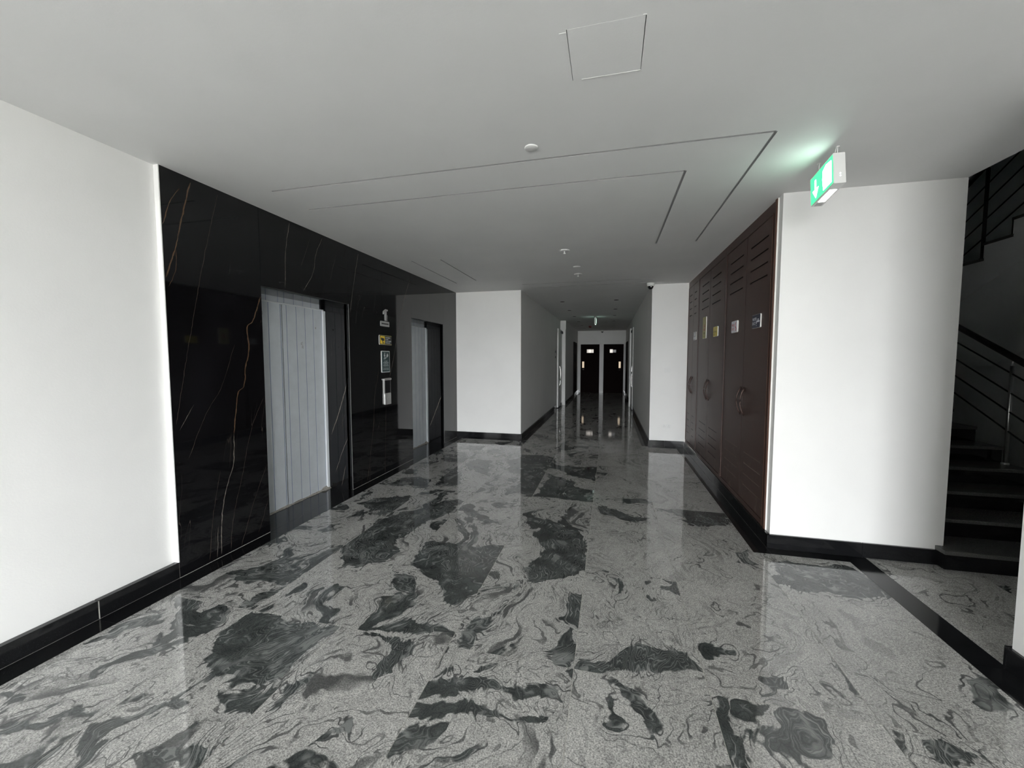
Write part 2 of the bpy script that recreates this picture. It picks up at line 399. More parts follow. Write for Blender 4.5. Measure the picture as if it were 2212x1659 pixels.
PATCHES = [
    (1, 1.285, 1.598, [-2.356, -2.344, -2.331, -2.3, -2.272, -2.257, -2.241], [-2.311, -2.28, -2.242, -2.21, -2.198, -2.186, -2.23]),
    (1, 1.42, 1.735, [-2.697, -2.668, -2.638, -2.612, -2.588, -2.562, -2.534], [-2.684, -2.583, -2.528, -2.497, -2.48, -2.488, -2.526]),
    (0, -2.416, -2.193, [1.009, 0.993, 1.009, 1.029, 1.049, 1.084, 1.132], [1.014, 1.035, 1.056, 1.077, 1.117, 1.15, 1.139]),
    (0, -2.248, -2.071, [0.907, 0.894, 0.903, 0.916, 0.929, 0.942, 1.001], [0.91, 0.922, 0.934, 0.946, 0.963, 1.018, 1.011]),
    (0, -2.622, -2.444, [1.102, 1.089, 1.076, 1.07, 1.072, 1.074, 1.077], [1.109, 1.124, 1.12, 1.115, 1.111, 1.099, 1.079]),
    (0, -2.032, -1.723, [1.087, 1.031, 1.027, 1.121, 1.17, 1.223, 1.28], [1.101, 1.129, 1.163, 1.207, 1.26, 1.304, 1.289]),
    (0, -1.745, -1.437, [1.0, 1.006, 1.018, 1.03, 1.042, 1.054, 1.066], [1.004, 1.034, 1.063, 1.088, 1.106, 1.113, 1.073]),
    (1, 2.439, 3.922, [-1.895, -2.031, -2.042, -2.066, -1.94, -1.808, -1.709], [-1.718, -1.569, -1.668, -1.62, -1.576, -1.533, -1.485]),
    (0, -2.572, -1.974, [3.587, 3.544, 3.501, 3.458, 3.444, 3.434, 3.424], [3.606, 3.717, 3.828, 3.894, 3.892, 3.889, 3.476]),
    (1, 2.219, 3.025, [-0.958, -1.076, -1.221, -1.42, -1.419, -1.418, -0.822], [-0.842, -0.807, -0.793, -0.778, -0.781, -0.787, -0.792]),
    (1, 2.05, 2.435, [-1.17, -1.173, -1.233, -1.299, -1.431, -1.435, -1.44], [-1.139, -1.136, -1.173, -1.209, -1.246, -1.284, -1.321]),
    (0, -1.265, -0.83, [1.908, 1.912, 1.916, 1.917, 1.916, 1.915, 1.933], [1.915, 1.98, 2.024, 2.029, 2.007, 1.98, 1.953]),
    (0, -1.515, -0.895, [3.679, 3.62, 3.561, 3.502, 3.464, 3.441, 3.417], [3.727, 3.817, 3.739, 3.66, 3.581, 3.503, 3.424]),
    (1, 2.535, 3.73, [-0.532, -0.541, -0.499, -0.526, -0.59, -0.649, -0.706], [-0.424, -0.177, -0.163, -0.173, -0.193, -0.379, -0.685]),
    (1, 1.869, 2.195, [-0.256, -0.297, -0.288, -0.252, -0.218, -0.187, -0.156], [-0.197, -0.151, -0.151, -0.151, -0.152, -0.152, -0.152]),
    (1, 1.88, 2.224, [-0.782, -0.776, -0.769, -0.762, -0.755, -0.731, -0.621], [-0.695, -0.685, -0.674, -0.664, -0.654, -0.644, -0.612]),
    (0, -0.789, -0.166, [1.502, 1.551, 1.589, 1.626, 1.65, 1.663, 1.676], [1.646, 1.675, 1.705, 1.704, 1.687, 1.71, 1.747]),
    (0, -0.813, -0.169, [1.409, 1.411, 1.447, 1.474, 1.493, 1.525, 1.612], [1.493, 1.514, 1.535, 1.537, 1.535, 1.572, 1.622]),
    (0, -0.803, -0.604, [1.241, 1.245, 1.26, 1.276, 1.292, 1.327, 1.398], [1.322, 1.365, 1.38, 1.395, 1.404, 1.406, 1.407]),
    (1, 1.707, 1.866, [-0.816, -0.809, -0.801, -0.794, -0.787, -0.777, -0.756], [-0.803, -0.785, -0.778, -0.772, -0.766, -0.76, -0.754]),
    (0, -0.587, -0.44, [1.739, 1.737, 1.75, 1.777, 1.804, 1.831, 1.859], [1.742, 1.768, 1.794, 1.82, 1.846, 1.855, 1.861]),
    (0, -1.389, -0.98, [1.829, 1.828, 1.827, 1.816, 1.793, 1.599, 1.752], [1.83, 1.838, 1.845, 1.853, 1.861, 1.869, 1.81]),
    (0, -1.138, -1.011, [1.207, 1.222, 1.237, 1.252, 1.265, 1.277, 1.289], [1.212, 1.264, 1.286, 1.3, 1.314, 1.322, 1.294]),
    (1, 1.359, 1.554, [-1.353, -1.362, -1.371, -1.38, -1.387, -1.366, -1.346], [-1.336, -1.323, -1.327, -1.331, -1.335, -1.339, -1.343]),
    (0, -2.071, -1.43, [1.703, 1.521, 1.467, 1.437, 1.403, 1.431, 1.794], [1.849, 1.849, 1.85, 1.85, 1.85, 1.851, 1.851]),
    (0, -1.689, -1.431, [1.361, 1.305, 1.276, 1.28, 1.284, 1.316, 1.391], [1.369, 1.375, 1.382, 1.388, 1.392, 1.396, 1.4]),
    (1, 1.314, 1.451, [-1.527, -1.526, -1.525, -1.524, -1.523, -1.488, -1.444], [-1.493, -1.481, -1.468, -1.456, -1.447, -1.443, -1.439]),
    (1, 1.87, 2.143, [-2.135, -2.13, -2.124, -2.118, -2.094, -2.066, -2.038], [-2.113, -2.031, -2.021, -2.015, -2.022, -2.028, -2.034]),
    (1, 4.255, 5.341, [-2.005, -2.031, -2.058, -2.084, -2.169, -2.263, -2.118], [-1.966, -1.749, -1.817, -1.885, -1.953, -2.021, -2.089]),
    (1, 4.261, 5.918, [-0.899, -1.046, -1.06, -1.23, -1.372, -1.416, -1.338], [-0.738, -0.592, -0.628, -0.765, -0.935, -1.105, -1.275]),
    (1, 4.91, 5.613, [-0.146, -0.303, -0.442, -0.568, -0.641, -0.547, -0.176], [-0.126, -0.127, -0.127, -0.128, -0.129, -0.129, -0.13]),
    (1, 4.189, 5.15, [-0.774, -0.767, -0.76, -0.753, -0.746, -0.74, -0.733], [-0.458, -0.149, -0.135, -0.325, -0.455, -0.585, -0.716]),
    (1, 4.852, 5.598, [-1.494, -1.639, -1.784, -1.928, -1.983, -2.027, -1.887], [-1.479, -1.506, -1.533, -1.56, -1.587, -1.614, -1.641]),
    (0, -2.619, -2.074, [4.137, 4.213, 4.218, 4.223, 4.227, 4.232, 4.236], [4.145, 4.474, 4.551, 4.559, 4.568, 4.576, 4.297]),
    (1, 4.926, 6.078, [-1.044, -1.104, -1.147, -1.19, -1.233, -1.276, -1.319], [-0.935, -0.887, -0.838, -0.79, -0.784, -0.784, -0.968]),
    (0, 0.126, 0.468, [4.276, 4.225, 4.241, 4.258, 4.275, 4.291, 4.308], [4.306, 4.34, 4.374, 4.407, 4.421, 4.369, 4.317]),
    (0, -0.158, 0.449, [1.88, 1.874, 1.891, 1.915, 1.934, 1.951, 1.968], [1.958, 1.955, 1.968, 2.095, 2.132, 2.124, 2.098]),
    (1, 2.593, 2.825, [0.461, 0.433, 0.403, 0.37, 0.368, 0.375, 0.382], [0.465, 0.466, 0.466, 0.467, 0.467, 0.468, 0.403]),
    (0, 0.491, 1.195, [4.119, 4.035, 3.948, 3.837, 3.885, 3.934, 4.318], [4.139, 4.219, 4.299, 4.365, 4.406, 4.398, 4.384]),
    (1, 3.14, 3.401, [0.975, 0.971, 0.967, 0.963, 0.97, 1.034, 1.097], [0.987, 1.077, 1.083, 1.088, 1.093, 1.099, 1.104]),
    (0, -0.103, 0.44, [4.103, 3.864, 3.817, 3.779, 3.779, 3.849, 3.919], [4.125, 4.06, 3.996, 3.949, 3.942, 3.936, 3.929]),
    (0, 0.469, 0.632, [2.098, 2.105, 2.111, 2.118, 2.124, 2.131, 2.172], [2.181, 2.181, 2.18, 2.18, 2.18, 2.179, 2.179]),
    (0, 0.547, 0.728, [1.717, 1.705, 1.717, 1.738, 1.759, 1.8, 1.857], [1.732, 1.84, 1.867, 1.867, 1.866, 1.865, 1.864]),
    (0, 0.531, 0.892, [1.67, 1.652, 1.642, 1.646, 1.65, 1.691, 1.79], [1.674, 1.688, 1.709, 1.753, 1.861, 1.862, 1.831]),
    (1, 1.545, 1.851, [0.456, 0.46, 0.463, 0.466, 0.469, 0.472, 0.54], [0.533, 0.528, 0.527, 0.533, 0.539, 0.545, 0.551]),
    (1, 1.599, 1.852, [0.159, 0.127, 0.095, 0.064, 0.035, 0.006, 0.012], [0.171, 0.192, 0.17, 0.149, 0.117, 0.072, 0.027]),
    (1, 1.562, 1.694, [0.008, -0.023, -0.021, -0.018, -0.016, -0.014, -0.011], [0.016, 0.031, 0.031, 0.021, 0.011, 0.0, -0.01]),
    (1, 2.069, 2.316, [1.626, 1.624, 1.623, 1.621, 1.628, 1.652, 1.677], [1.725, 1.728, 1.73, 1.729, 1.726, 1.723, 1.688]),
    (1, 1.878, 2.114, [0.706, 0.734, 0.761, 0.752, 0.708, 0.775, 0.843], [0.713, 0.76, 0.78, 0.8, 0.871, 0.862, 0.852]),
    (1, 1.685, 1.947, [1.098, 1.102, 1.105, 1.108, 1.111, 1.109, 1.107], [1.119, 1.15, 1.147, 1.143, 1.14, 1.129, 1.109]),
    (0, 1.205, 1.398, [1.839, 1.771, 1.735, 1.735, 1.743, 1.75, 1.758], [1.86, 1.856, 1.851, 1.846, 1.821, 1.792, 1.763]),
    (0, 1.11, 1.828, [2.922, 2.894, 2.867, 2.868, 2.882, 2.895, 3.074], [2.955, 3.195, 3.256, 3.269, 3.283, 3.297, 3.124]),
]

# black marble with gold and white veins; each vein is a curve y(z) on the wall
VK = {0: (.085, .066, .052), 1: (.125, .074, .042), 2: (.20, .175, .15)}
def marble(name, veins, axis='y', seed=0.0):
    t = NT(name); p = t.obj(); x, y, z = t.sep(p)
    h = y if axis == 'y' else x
    ps = t.vmath('ADD', p, (seed, seed * .7, 0))
    wob = t.math('MULTIPLY', t.math('SUBTRACT', t.noise(ps, 13, 3, .6), .5), .018)
    br = t.noise(ps, 24, 3, .65)
    cloud = t.noise(ps, 1.6, 3, .6)
    c = t.mix(t.rng(cloud, .45, .75, 0, .8), (.0042, .0042, .0048), (.0085, .0085, .0098))
    # fine hairlines running with the veins
    s_ = t.math('ADD', t.math('SUBTRACT', h, t.math('MULTIPLY', z, .19)), wob)
    hv = t.comb(t.math('MULTIPLY', s_, 7.0), t.math('MULTIPLY', z, .55), seed)
    hn = t.noise(hv, 1.0, 2, .55)
    line = t.rng(t.math('ABSOLUTE', t.math('SUBTRACT', hn, .5)), .004, .0, 0, 1)
    gate = t.rng(t.noise(ps, 1.9, 2, .5), .50, .64)
    c = t.mix(t.math('MULTIPLY', t.math('MULTIPLY', line, gate), .55), c, (.075, .06, .05))
    hs = t.math('ADD', h, wob)
    for pts, w, kind in veins:
        z0, z1 = pts[0][0], pts[-1][0]
        v0 = min(q[1] for q in pts) - .01; v1 = max(q[1] for q in pts) + .01
        cv = t.curve(t.math('DIVIDE', t.math('SUBTRACT', z, z0), z1 - z0),
                     [((a - z0) / (z1 - z0), (b - v0) / (v1 - v0)) for a, b in pts])
        d = t.math('ABSOLUTE', t.math('SUBTRACT', hs, t.math('MULTIPLY_ADD', cv, v1 - v0, v0)))
        wd = t.math('MULTIPLY', t.rng(br, .3, .7, .35, 1.3, False), w)
        m = t.math('SUBTRACT', 1.25, t.math('DIVIDE', d, wd), clamp=True)
        win = t.math('MULTIPLY', t.rng(z, z0 - .01, z0 + .05), t.rng(z, z1 + .01, z1 - .05))
        m = t.math('MULTIPLY', m, win)
        c = t.mix(m, c, VK[kind])
    t.set(Base_Color=c, Roughness=.045)
    return t.m

# swirled grey granite; patches = dark inclusions given by their two edges
def granite(name, seed, patches, bias=0.0, flowy=1.0):
    rnd = random.Random(seed); off = (rnd.uniform(-40, 40), rnd.uniform(-40, 40), rnd.uniform(-5, 5))
    t = NT(name); p = t.obj(); ps = t.vmath('ADD', p, off)
    w1 = t.vmath('SUBTRACT', t.noise(ps, 3.0, 2, .5, colr=True), (.5, .5, .5))
    w3 = t.vmath('SUBTRACT', t.noise(ps, 9.0, 2, .5, colr=True), (.5, .5, .5))
    p1 = t.vmath('ADD', t.vmath('ADD', p, t.vmath('SCALE', w1, scale=.26)), t.vmath('SCALE', w3, scale=.10))
    w2 = t.vmath('SUBTRACT', t.noise(ps, 1.25, 2, .5, colr=True), (.5, .5, .5))
    p2 = t.vmath('ADD', t.vmath('ADD', ps, t.vmath('SCALE', w2, scale=1.7)), t.vmath('SCALE', w3, scale=.12))
    n = t.noise(t.vmath('MULTIPLY', p2, (1.35, .6, 1)), 2.2, 2, .5)
    fine = t.noise(t.vmath('MULTIPLY', p2, (1.2, .8, 1)), 2.4, 2, .45)
    x, y, z = t.sep(p1)
    F = t.math('MULTIPLY', t.math('SUBTRACT', .60 + bias, n), .55)
    for ax, t0, t1, lo, hi in patches:
        run = y if ax == 1 else x; cr = x if ax == 1 else y
        v0 = min(lo) - .02; v1 = max(hi) + .02
        tt = t.math('DIVIDE', t.math('SUBTRACT', run, t0), t1 - t0)
        k = len(lo)
        cl = t.curve(tt, [(.02 + .96 * i / (k - 1), (a - v0) / (v1 - v0)) for i, a in enumerate(lo)])
        ch = t.curve(tt, [(.02 + .96 * i / (k - 1), (a - v0) / (v1 - v0)) for i, a in enumerate(hi)])
        L = t.math('SUBTRACT', t.math('MULTIPLY_ADD', cl, v1 - v0, v0), cr)
        H_ = t.math('SUBTRACT', cr, t.math('MULTIPLY_ADD', ch, v1 - v0, v0))
        E_ = t.math('MULTIPLY', t.math('SUBTRACT', t.math('ABSOLUTE', t.math('SUBTRACT', tt, .5)), .5), t1 - t0)
        F = t.math('MINIMUM', F, t.math('MAXIMUM', t.math('MAXIMUM', L, H_), E_))
    lo_ = t.noise(ps, 2.7, 2, .5); mid_ = t.noise(ps, 7.5, 2, .55); sm = t.noise(ps, 16, 1, .5)
    fl2 = t.noise(t.vmath('MULTIPLY', p2, (2.6, .75, 1)), 2.0, 2, .5)
    phase = t.math('ADD', t.math('MULTIPLY', F, 75), t.math('MULTIPLY', fl2, 62))
    band = t.math('SINE', phase)
    band2 = t.math('SINE', t.math('MULTIPLY_ADD', phase, 2.3, t.math('MULTIPLY', sm, 7)))
    Fw = t.math('ADD', t.math('MULTIPLY_ADD', band, .006, F), t.math('MULTIPLY', t.math('SUBTRACT', sm, .5), .05))
    dark = t.rng(Fw, .006, -.007)
    # dark strands that follow the inclusions out into the pale stone
    near = t.rng(F, .17, .0, 0, 1)
    st1 = t.math('MULTIPLY', t.rng(band, -.72, -.96, 0, .9), t.math('MULTIPLY', near, t.rng(mid_, .38, .52)))
    st2 = t.math('MULTIPLY', t.rng(band2, -.72, -1.0, 0, .5), t.math('MULTIPLY', near, t.rng(lo_, .46, .60)))
    vv = t.noise(p2, 2.1, 2, .5)
    hair = t.rng(t.math('ABSOLUTE', t.math('SUBTRACT', vv, .5)), .006, .001, 0, .8)
    hair = t.math('MULTIPLY', hair, t.rng(lo_, .44, .56))
    vein = t.math('MAXIMUM', t.math('MAXIMUM', st1, st2), hair)
    # long lens-shaped streaks and pale ribbons drawn out along the flow
    sk = t.noise(t.vmath('MULTIPLY', p2, (5.2, 1.15, 1)), 1.55, 2, .55)
    skm = t.math('MULTIPLY', t.rng(sk, .585, .645, 0, .85 * flowy), t.rng(lo_, .40, .54))
    sk2 = t.noise(t.vmath('MULTIPLY', p2, (9.0, 1.6, 1)), 1.9, 2, .55)
    sk2m = t.math('MULTIPLY', t.rng(t.math('ABSOLUTE', t.math('SUBTRACT', sk2, .5)), .022, .004, 0, .7 * flowy), t.rng(t.noise(ps, 1.7, 2, .5), .42, .58))
    vein = t.math('MAXIMUM', vein, t.math('MAXIMUM', skm, sk2m))
    sp1 = t.noise(p, 150, 3, .75); sp2 = t.noise(ps, 48, 3, .6)
    g = t.math('MULTIPLY', t.rng(sp1, .36, .64, .42, 1.45, False), t.rng(sp2, .3, .7, .82, 1.18, False))
    g = t.math('MULTIPLY', g, t.rng(n, .3, .7, 1.10, .88, False))
    light = t.mix(1.0, (.425, .418, .400), t.comb(g, g, g), 'MULTIPLY')
    flow = t.rng(band2, .55, 1.0, 0, .20)
    light = t.mix(t.math('MULTIPLY', flow, t.rng(mid_, .40, .60)), light, (.60, .595, .58))
    light = t.mix(vein, light, (.045, .048, .048))
    dk = t.math('MULTIPLY', t.rng(sp1, .36, .64, .7, 1.35, False), t.rng(mid_, .3, .7, .72, 1.5, False))
    darkc = t.mix(1.0, (.060, .066, .064), t.comb(dk, dk, dk), 'MULTIPLY')
    wisp = t.math('MAXIMUM', t.math('MULTIPLY', t.rng(band, .62, 1.0, 0, .75), t.rng(mid_, .44, .60)), t.math('MULTIPLY', t.rng(band2, .70, 1.0, 0, .45), t.rng(lo_, .42, .58)))
    pale = t.math('MULTIPLY', t.rng(sk, .46, .38, 0, .55), t.rng(mid_, .46, .60))
    darkc = t.mix(t.math('MAXIMUM', wisp, pale), darkc, (.30, .305, .295))
    darkc = t.mix(t.rng(band2, -.6, -1.0, 0, .5), darkc, (.024, .027, .027))
    t.set(Base_Color=t.mix(dark, light, darkc), Roughness=.05, IOR=1.56)
    return t.m

# ------------------------------------------------------------------ dimensions
H = 2.75; SK = .11
XL = -2.84; XWL = -2.878; YS = 2.04
YB = 7.175; XC1 = -1.582; XC2 = .68
XR = 1.255; YC = 3.50; XP = 2.385
XW = 1.905; YW = 2.36
YE = 18.2; YREAR = -8.0
ST = 'structure'

def struct(o, label, cat): return tag(o, label, cat, None, ST)

# ------------------------------------------------------------------ floor
XS = [-2.70, -2.055, -1.447, -.80, -.147, .46, 1.11, 1.752]
YR = [-8.0, -5.09, -2.77, -.453, 1.867, 4.19, 6.51, 7.84, 10.16, 12.48, 14.8, 17.1, 18.2]
floor = box('floor', -3.3, 5.0, YREAR, 18.3, -.12, -.0015, M['grout'])
struct(floor, 'polished grey swirled granite slab floor with black borders', 'floor')
random.seed(4)
def tile(x0, x1, y0, y1, bias=0.0, g=.0014, nm='granite_tile'):
    pt = []
    for q in PATCHES:
        ax, t0, t1, lo, hi = q
        c = ((t0 + t1) / 2, (sum(lo) + sum(hi)) / 14.0)
        cx, cy = (c[1], c[0]) if ax == 1 else c
        if x0 <= cx < x1 and y0 <= cy < y1: pt.append(q)
    m = granite('granite', random.random() * 1000, pt, bias, 1.0 if (x1 < 0 and bias < .05) else .38)
    return box(nm, x0 + g, x1 - g, y0 + g, y1 - g, -.03, 0.0, m, floor)
for r in range(len(YR) - 1):
    y0, y1 = YR[r], YR[r + 1]
    for c in range(len(XS) - 1):
        x0, x1 = XS[c], XS[c + 1]
        b = (-.02, -.015, 0, .0, .075, .075, .09)[c]
        if r < 3: b = .02
        if c == 6:
            if y0 > 3: continue
            if y1 > 3.38: tile(x0, x1, y0, 3.38, .14)
            else: tile(x0, x1, y0, y1, .1)
            continue
        if y0 >= 6.5 and y0 < 7.8:        # row that passes into the corridor
            if x1 > -1.5 and x0 < .6: tile(max(x0, -2.7), x1, y0, y1, b)
            else: tile(x0, x1, y0, min(y1, 7.07), b)
            continue
        if y0 > 7.8 and (x1 < -1.5 or x0 > .6): continue
        tile(x0, x1, y0, y1, b + (.02 if y0 > 7 else 0))
# stair lobby
for k, (x0, x1, y0, y1) in enumerate([(1.90, 2.52, .6, 2.75), (1.90, 2.52, 2.75, 3.50), (2.52, 3.14, .6, 2.75), (2.52, 3.14, 2.75, 3.5), (3.14, 4.9, .6, 3.5)]):
    tile(x0, x1, y0, y1, .10)
# black granite borders, each length its own piece
def border(x0, x1, y0, y1): return box('border_strip', x0 + .0008, x1 - .0008, y0 + .0008, y1 - .0008, -.03, .0006, M['granite_black'], floor)
ly = [YREAR, -3.5, -1.0, 1.585, 2.79, 3.945, 5.40, 6.565, 7.155]
for a, b in zip(ly[:-1], ly[1:]): border(XL, -2.70, a, b)
border(-2.70, -1.56, 7.07, 7.155)
ry = [3.38, 4.86, 6.2, 7.155]
for a, b in zip(ry[:-1], ry[1:]): border(1.11, 1.235, a, b)
border(.66, 1.11, 7.07, 7.155)
border(1.235, 1.62, 3.38, 3.48); border(1.62, 1.752, 3.38, 3.48)
for a, b in ((YREAR, -.4), (-.4, 2.36), (2.36, 3.48)): border(1.752, 1.90, a, b)
for a, b in ((7.155, 9.6), (9.6, 12.0), (12.0, 18.2)):
    border(-1.56, -1.46, a, b); border(.56, .66, a, b)
# lift thresholds in the two recesses
for y0, y1 in ((2.79, 3.945), (5.40, 6.565)):
    border(-3.16, XL, y0, y1)

# ------------------------------------------------------------------ ceiling
grooves = []
gw = .017; gd = .011
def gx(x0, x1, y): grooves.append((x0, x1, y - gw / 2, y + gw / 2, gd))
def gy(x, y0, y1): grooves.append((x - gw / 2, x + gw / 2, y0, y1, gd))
gx(-2.47, .871, 2.558); gx(-2.47, .471, 2.937)
gy(.871, 2.558, 4.675); gy(.471, 2.937, 4.68)
gy(-2.48, 4.745, 6.30); gy(-2.09, 4.765, 6.15)
gx(-1.45, .68, 6.66); gx(-1.35, .60, 6.98)
ceil_fr = Frame((0, 0, H), (0, 1, 0), (1, 0, 0))        # u = y, v = x, n points down
AP = (1.604, 1.890, -.180, .113)
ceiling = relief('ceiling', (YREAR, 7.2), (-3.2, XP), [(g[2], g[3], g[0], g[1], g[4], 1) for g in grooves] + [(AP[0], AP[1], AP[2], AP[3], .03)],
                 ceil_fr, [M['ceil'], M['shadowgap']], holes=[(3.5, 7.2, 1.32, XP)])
struct(ceiling, 'white painted plaster ceiling with double shadow-gap rectangles', 'ceiling')
o = box('ceiling_corridor', -1.70, .80, 7.2, YE + .1, H, H + .1, M['ceil']); struct(o, 'dim white ceiling of the long corridor', 'ceiling')
# access hatch, a plate lying in its frame with an uneven gap
hatch = thing('access_hatch', ((AP[2] + AP[3]) / 2, (AP[0] + AP[1]) / 2, H), 'flush square white access hatch in the ceiling above the foreground', 'hatch')
mesh('hatch_plate', [(AP[2] + .003, AP[0] + .0012, H - .0006), (AP[3] - .0035, AP[0] + .0012, H - .0002), (AP[3] - .0025, AP[1] - .0005, H - .001), (AP[2] + .002, AP[1] - .0005, H - .001),
                    (AP[2] + .003, AP[0] + .0012, H + .014), (AP[3] - .0035, AP[0] + .0012, H + .014), (AP[3] - .0025, AP[1] - .0005, H + .014), (AP[2] + .002, AP[1] - .0005, H + .014)],
     [(0, 1, 2, 3), (7, 6, 5, 4), (0, 4, 5, 1), (1, 5, 6, 2), (2, 6, 7, 3), (3, 7, 4, 0)], M['ceil'], hatch)
for q in ((AP[2] + .04, AP[3], AP[1] - .001, AP[1] + .003, H - .0022, H + .001), (AP[3] - .012, AP[3] + .001, AP[0] - .003, AP[0], H - .002, H), (AP[2] - .028, AP[2] - .001, AP[0] + .012, AP[0] + .016, H - .0015, H)):
    box('filler_bead', *q, M['white'], hatch)

# ------------------------------------------------------------------ left white wall
o = box('wall_left', XWL - .15, XWL, YREAR, YS, 0, H, M['wall']); struct(o, 'white painted wall on the left in the foreground', 'wall')
# painted return where the marble cladding stands proud
o = box('trim_1', XWL - .1, XL, YS - .006, YS, SK, H, M['wall']); struct(o, 'narrow white painted return beside the black marble', 'trim')
bb = thing('baseboard_left', (XL, 0, 0), 'black granite skirting under the left white wall', 'skirting', None, ST)
for a, b in ((YREAR, -.9), (-.9, 1.592), (1.592, YS)):
    box('skirting_tile', XWL, XL, a + .0015, b - .0015, 0, SK, M['granite_black'], bb, .0025)
box('joint', XWL, XL - .001, YREAR, YS - .002, .001, SK - .004, M['grout'], bb)

# ------------------------------------------------------------------ lift wall in black marble
wl = box('wall_elevator', XL - .06, XL - .031, YS, 2.79, 0, H, M['grout'])
wl.name = 'wall_elevator'
struct(wl, 'black marble lift wall with gold and white veins', 'wall')
boxes('backing', [(XL - .06, XL - .031, 3.945, 5.40, 0, H), (XL - .06, XL - .031, 6.565, YB, 0, H),
                  (XL - .06, XL - .031, 2.79, 3.945, 2.115, H), (XL - .06, XL - .031, 5.40, 6.565, 2.115, H)], M['darkgrout'], wl)
slabs = [(YS, 2.79, 0, H), (2.79, 3.555, 2.112, H), (3.555, 3.945, 2.112, H), (3.945, 4.627, 0, H), (4.627, 5.40, 0, H),
         (5.40, 6.02, 2.105, H), (6.02, 6.565, 2.105, H), (6.565, YB, 0, H)]
for i, (a, b, z0, z1) in enumerate(slabs):
    vs_ = [v for v in VEINS if any(a - .03 < q[1] < b + .03 for q in v[0])]
    m = marble('black_marble', vs_, 'y', i * 3.7)
    box('marble_slab', XL - .03, XL, a + .0007, b - .0007, z0 + .001, z1, m, wl)
# reveals and heads of the two lift openings
JV = {3.945: [([(.633, -3.108), (.869, -3.009), (1.378, -2.837)], .0045, 2), ([(.19, -3.067), (.44, -2.967), (.676, -2.857)], .002, 2), ([(.03, -2.99), (.28, -2.93)], .002, 2)],
      6.565: [([(.294, -3.121), (.626, -2.981), (.915, -2.862)], .0065, 2)]}
for y0, y1, ht in ((2.79, 3.945, 2.112), (5.40, 6.565, 2.105)):
    box('jamb_slab', -3.2, XL - .0305, y1, y1 + .03, 0, ht, marble('black_marble_jamb', JV[y1], 'x', y1), wl)
    box('jamb_slab', -3.2, XL - .0305, y0 - .03, y0, 0, ht, marble('black_marble_jamb', [], 'x', y0), wl)
    box('head_slab', -3.2, XL - .0305, y0, y1, ht, ht + .03, marble('black_marble_head', [], 'y', y0 + 2), wl)
    box('edge_bead', XL - .004, XL + .0008, y1 - .0028, y1 + .0008, .002, ht, M['beadgrey'], wl)
    box('edge_bead', XL - .03, XL, y0, y1, ht - .0015, ht + .001, M['darkgrout'], wl)
box('wall_shaft', -3.4, -3.21, YS, YB, 0, H, M['darkgrout']); struct(bpy.data.objects['wall_shaft'], 'dark masonry behind the lift openings', 'wall')
box('joint_line', XL - .001, XL + .0018, YS, 2.79, .0006, .0026, M['grout'], wl)
box('joint_line', XL - .001, XL + .0018, 3.945, 5.40, .0006, .0026, M['grout'], wl)
box('joint_line', XL - .001, XL + .0018, 6.565, YB, .0006, .0026, M['grout'], wl)

# boarding that closes the lift openings
def boarding(name, y0, y1, zt, label, marks):
    b = thing(name, (-3.16, (y0 + y1) / 2, 0), label, 'boarding', 'plank boarding in the lift openings')
    cuts = [0, .127, .254, .384, .527, .605, .733, .856, .977, 1.110]
    zl = zt - .072
    for a, c in zip(cuts[:-1], cuts[1:]):
        box('plank', -3.176, -3.16, y0 + a + .0036, y0 + c - .0036, .012, zl, M['pvc'], b)
        box('plank_top', -3.20, -3.184, y0 + a + .003, y0 + c - .003, zl + .012, zt, M['pvc'], b)
    box('joint_line', -3.1785, -3.1612, y0 + .002, y0 + 1.112, .012, zl, M['pvcline'], b)
    box('joint_line', -3.203, -3.1852, y0 + .002, y0 + 1.112, zl, zt, M['pvcline'], b)
    box('plank_edge', -3.178, -3.160, y0 + .542, y0 + .548, .012, zl, M['pvcline'], b)
    box('ledge', -3.20, -3.150, y0 + .001, y1 - .022, zl, zl + .014, M['ledge'], b, .002)
    box('side_trim', -3.19, -3.142, y0 + 1.114, y1 - .001, .004, zl, M['ledge'], b, .003)
    # lump of cement along the foot
    n = 26; V = []; F = []
    rnd = random.Random(name + label)
    for i in range(n + 1):
        y = y0 + (y1 - y0) * i / n; s = .6 + .8 * rnd.random()
        if i > n - 3: s *= 2.2
        for (dx, dz) in ((0, .016 * s), (.010 * s, .007 * s), (.017 * s, 0)): V.append((-3.162 + dx, y, .0008 + dz))
    for i in range(n):
        for k in range(2): F.append((i * 3 + k, i * 3 + k + 1, i * 3 + k + 4, i * 3 + k + 3))
    mesh('cement_fillet', V, F, M['dust'], b, True)
    for (yy, zz, r) in marks:
        pts = [(-3.1588, yy + r * .6 * math.sin(a) , zz + r * math.sin(2 * a) * .8 + r * .2 * math.cos(a)) for a in [2 * math.pi * i / 20 for i in range(20)]]
        tube('pencil_mark', pts, .0012, M['greyplate'], b, 5, True)
    return b
boarding('plank_boarding', 2.79, 3.945, 2.112, 'white plank boarding with blue joint lines in the nearer lift opening', [(3.59, 1.66, .022), (3.60, 1.625, .016), (3.10, 1.93, .014), (3.80, 1.84, .012)])
boarding('plank_boarding', 5.40, 6.565, 2.105, 'white plank boarding in the farther, narrower-looking lift opening by the back wall', [])

